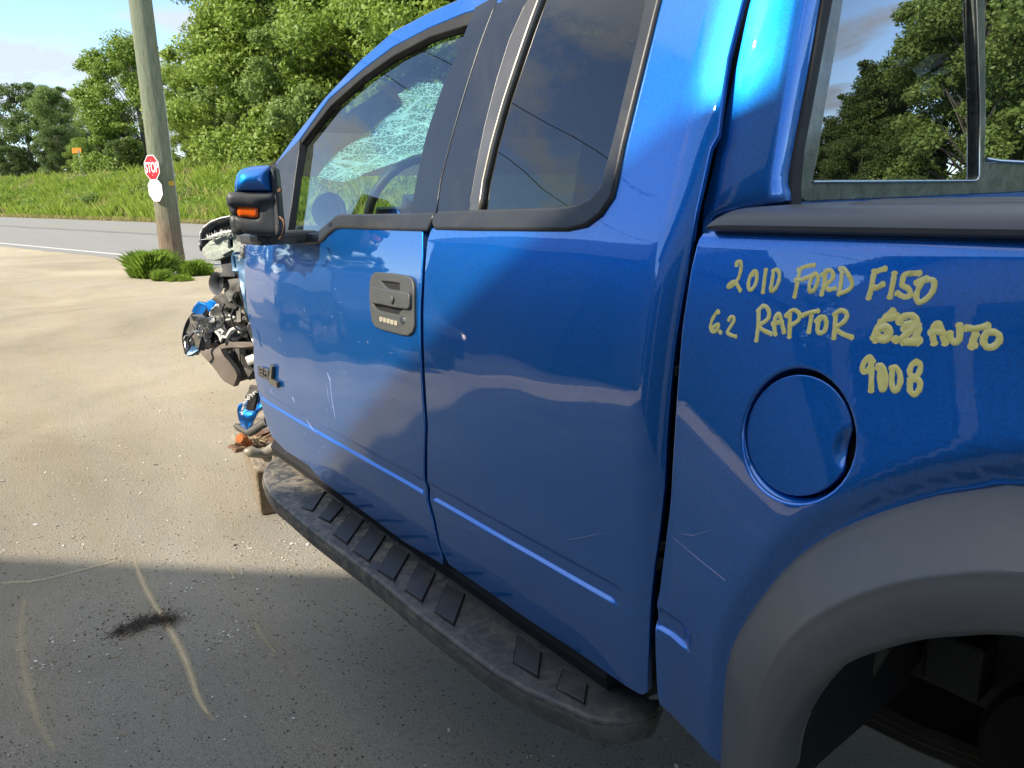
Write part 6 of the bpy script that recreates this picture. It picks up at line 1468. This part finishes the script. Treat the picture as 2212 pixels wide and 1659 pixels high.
# fibre tuft
tc_ = gnd((310, 1356)); 
mbt = MB()
def gl_pt(u, v): return gnd(T('g8', (u, v))[0])
spine = [gl_pt(u, v) for u, v in ((715, 810), (800, 790), (880, 745), (960, 730), (1040, 720), (1100, 730))]
for i in range(380):
    t = rng.uniform(0, len(spine)-1.001); k = int(t); p = spine[k]+(spine[k+1]-spine[k])*(t-k)+np.r_[rng.normal(0, .015, 2), 0]
    a = rng.normal(.1, .8); L = rng.uniform(.015, .05); d_ = np.array([CR[0]*cos(a)-CF[0]*sin(a), CR[1]*cos(a)-CF[1]*sin(a), 0])*L
    h0 = rng.uniform(.002, .022); mbt.tube([p+[0, 0, h0*.5], p+d_*.5+[0, 0, h0+rng.uniform(0, .01)], p+d_+rng.normal(0, .006, 3)*[1, 1, 0]+[0, 0, .003]], [.0011, .0010, .0004], 3, False)
setprops(mbt.build('fibre_tuft', MAT['hair']), 'dark matted tuft of fibres lying on the shaded asphalt', 'debris tuft')
mbt = MB()
for a, b, c in (((755, 845), (800, 820), (845, 790)), ((765, 848), (820, 835), (850, 800)), ((1085, 735), (1075, 760), (1085, 790)), ((835, 655), (870, 690), (890, 700)), ((960, 660), (970, 700), (975, 720))):
    mbt.tube([gl_pt(*a)+[0, 0, .004], gl_pt(*b)+[0, 0, .014], gl_pt(*c)+[0, 0, .004]], .0014, 4)
setprops(mbt.build('straw_stems', MAT['straw']), 'few pale dry stems caught in the dark fibre tuft', 'straw')
P = [spine[rng.integers(6)]+np.r_[rng.normal(-.02, .07, 2), .002] for _ in range(150)]; stones('dark_crumbs', P, .0028, MAT['darkstone'])
MAT['crack'] = simple('asphalt_crack', (.05, .045, .038), .95, var=.4, scale=20)
def crack(pts, w, seed):
    P = np.array(smooth_poly([gnd(p) for p in pts], 14)); V = []
    for i, p in enumerate(P):
        q = p+np.array([noise.noise(Vector((i*.45, seed, 0)))*.035, noise.noise(Vector((i*.45, seed, 9)))*.035, .0042]); ww = w*(.3+.9*abs(noise.noise(Vector((i*.8, seed, 4)))))
        t = P[min(i+1, len(P)-1)]-P[max(i-1, 0)]; t /= np.linalg.norm(t)+1e-9; V += [q+np.array([-t[1], t[0], 0])*ww, q-np.array([-t[1], t[0], 0])*ww]
    o = mesh_obj('asphalt_crack', V, [(2*i, 2*i+1, 2*i+3, 2*i+2) for i in range(len(P)-1)], MAT['crack']); setprops(o, kind='structure')
crack([(-10, 672), (60, 668), (140, 664), (205, 658)], .008, 1)
# streaks of reflected sunlight, painted as pale strips on the ground
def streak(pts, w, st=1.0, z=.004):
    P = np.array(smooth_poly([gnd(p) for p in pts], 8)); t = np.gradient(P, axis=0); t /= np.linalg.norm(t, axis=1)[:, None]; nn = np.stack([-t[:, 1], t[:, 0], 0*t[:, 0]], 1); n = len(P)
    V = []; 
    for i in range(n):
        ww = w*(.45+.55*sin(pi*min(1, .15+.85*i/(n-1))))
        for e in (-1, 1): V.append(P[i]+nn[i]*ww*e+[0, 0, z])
    o = mesh_obj('sunlight_streak', V, [(2*i, 2*i+1, 2*i+3, 2*i+2) for i in range(n-1)], MAT['streak'])
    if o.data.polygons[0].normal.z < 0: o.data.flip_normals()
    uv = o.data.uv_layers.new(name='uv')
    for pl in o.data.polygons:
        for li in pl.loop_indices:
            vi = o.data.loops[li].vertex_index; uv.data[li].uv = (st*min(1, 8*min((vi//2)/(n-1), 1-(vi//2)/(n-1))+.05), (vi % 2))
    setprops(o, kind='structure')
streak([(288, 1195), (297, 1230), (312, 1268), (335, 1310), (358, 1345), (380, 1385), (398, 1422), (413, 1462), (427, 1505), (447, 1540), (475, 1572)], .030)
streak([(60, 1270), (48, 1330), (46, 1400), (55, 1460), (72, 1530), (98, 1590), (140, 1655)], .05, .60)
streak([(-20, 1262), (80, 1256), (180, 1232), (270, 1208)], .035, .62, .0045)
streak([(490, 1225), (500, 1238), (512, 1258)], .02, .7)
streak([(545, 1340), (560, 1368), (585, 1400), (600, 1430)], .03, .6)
for nm_, sz_, n_, mt_ in (('sand_gravel', .0045, 5200, 'sandstone'), ('sand_gravel', .0040, 2600, 'ballast')):
    P = []
    while len(P) < n_:
        s_r = rng.uniform(2.2, 15)**1.0; an = rng.uniform(radians(118), radians(181)); p = C0+np.array([cos(an), sin(an), 0])*s_r
        if noise.noise(Vector((p[0]*.7, p[1]*.7, 4))) > -.25: P.append(p+[0, 0, .001])
    stones(nm_, P, sz_*1.1, MAT[mt_])
# pale flakes, glass crumbs and grit
def flakes(name, P, smin, smax, mat, zj=.003):
    n = len(P); V = []; Fc = []
    for i, p in enumerate(P):
        s = rng.uniform(smin, smax)*(2.2 if rng.uniform() < .06 else 1); a0 = rng.uniform(0, 6.28); st = rng.uniform(.4, 1); b = len(V); k = 5; tx, ty = rng.normal(0, .25, 2)
        for j in range(k):
            a = 2*pi*j/k; r_ = s*rng.uniform(.6, 1.2); x, y = r_*cos(a), r_*st*sin(a); X_, Y_ = x*cos(a0)-y*sin(a0), x*sin(a0)+y*cos(a0)
            V.append((p[0]+X_, p[1]+Y_, .003+zj*rng.uniform(.2, 1)+X_*tx+Y_*ty if True else 0))
        Fc.append(tuple(range(b, b+k)))
    o = mesh_obj(name, V, Fc, mat); o['kind'] = 'stuff'; return o
P = []
while len(P) < 330:
    px, py = rng.uniform(-100, 1500), 1659-rng.uniform(0, 1)**1.3*900
    if py < 700: continue
    P.append(gnd((px, py+60)))
flakes('pale_flakes', P, .0018, .0048, MAT['fleck'])
P = []
for cx_, cy_, n, s in ((420, 1275, 26, 22), (600, 1195, 22, 25), (510, 1370, 34, 25), (90, 1440, 14, 14), (520, 1250, 16, 30), (180, 1400, 20, 60)):
    for _ in range(n): P.append(gnd((cx_+rng.normal(0, s), cy_+rng.normal(0, s*.6))))
flakes('pale_flakes', P, .0025, .0065, MAT['fleck'])
P = [gnd((rng.uniform(-100, 1500), 1720-rng.uniform(0, 1)**1.2*520)) for _ in range(3800)]; stones('light_grit', [p+[0, 0, .0008] for p in P], .0022, MAT['ballast'])
P = [gnd((rng.uniform(-100, 1500), 1720-rng.uniform(0, 1)**1.2*620)) for _ in range(900)]; stones('dark_grit', [p+[0, 0, .0008] for p in P], .0026, MAT['darkstone'])
P = [gnd((rng.uniform(0, 700), rng.uniform(600, 1200))) for _ in range(420)]; flakes('sand_chips', P, .003, .008, MAT['fleck'])
st_ = atZ((1470, 1588), .0);
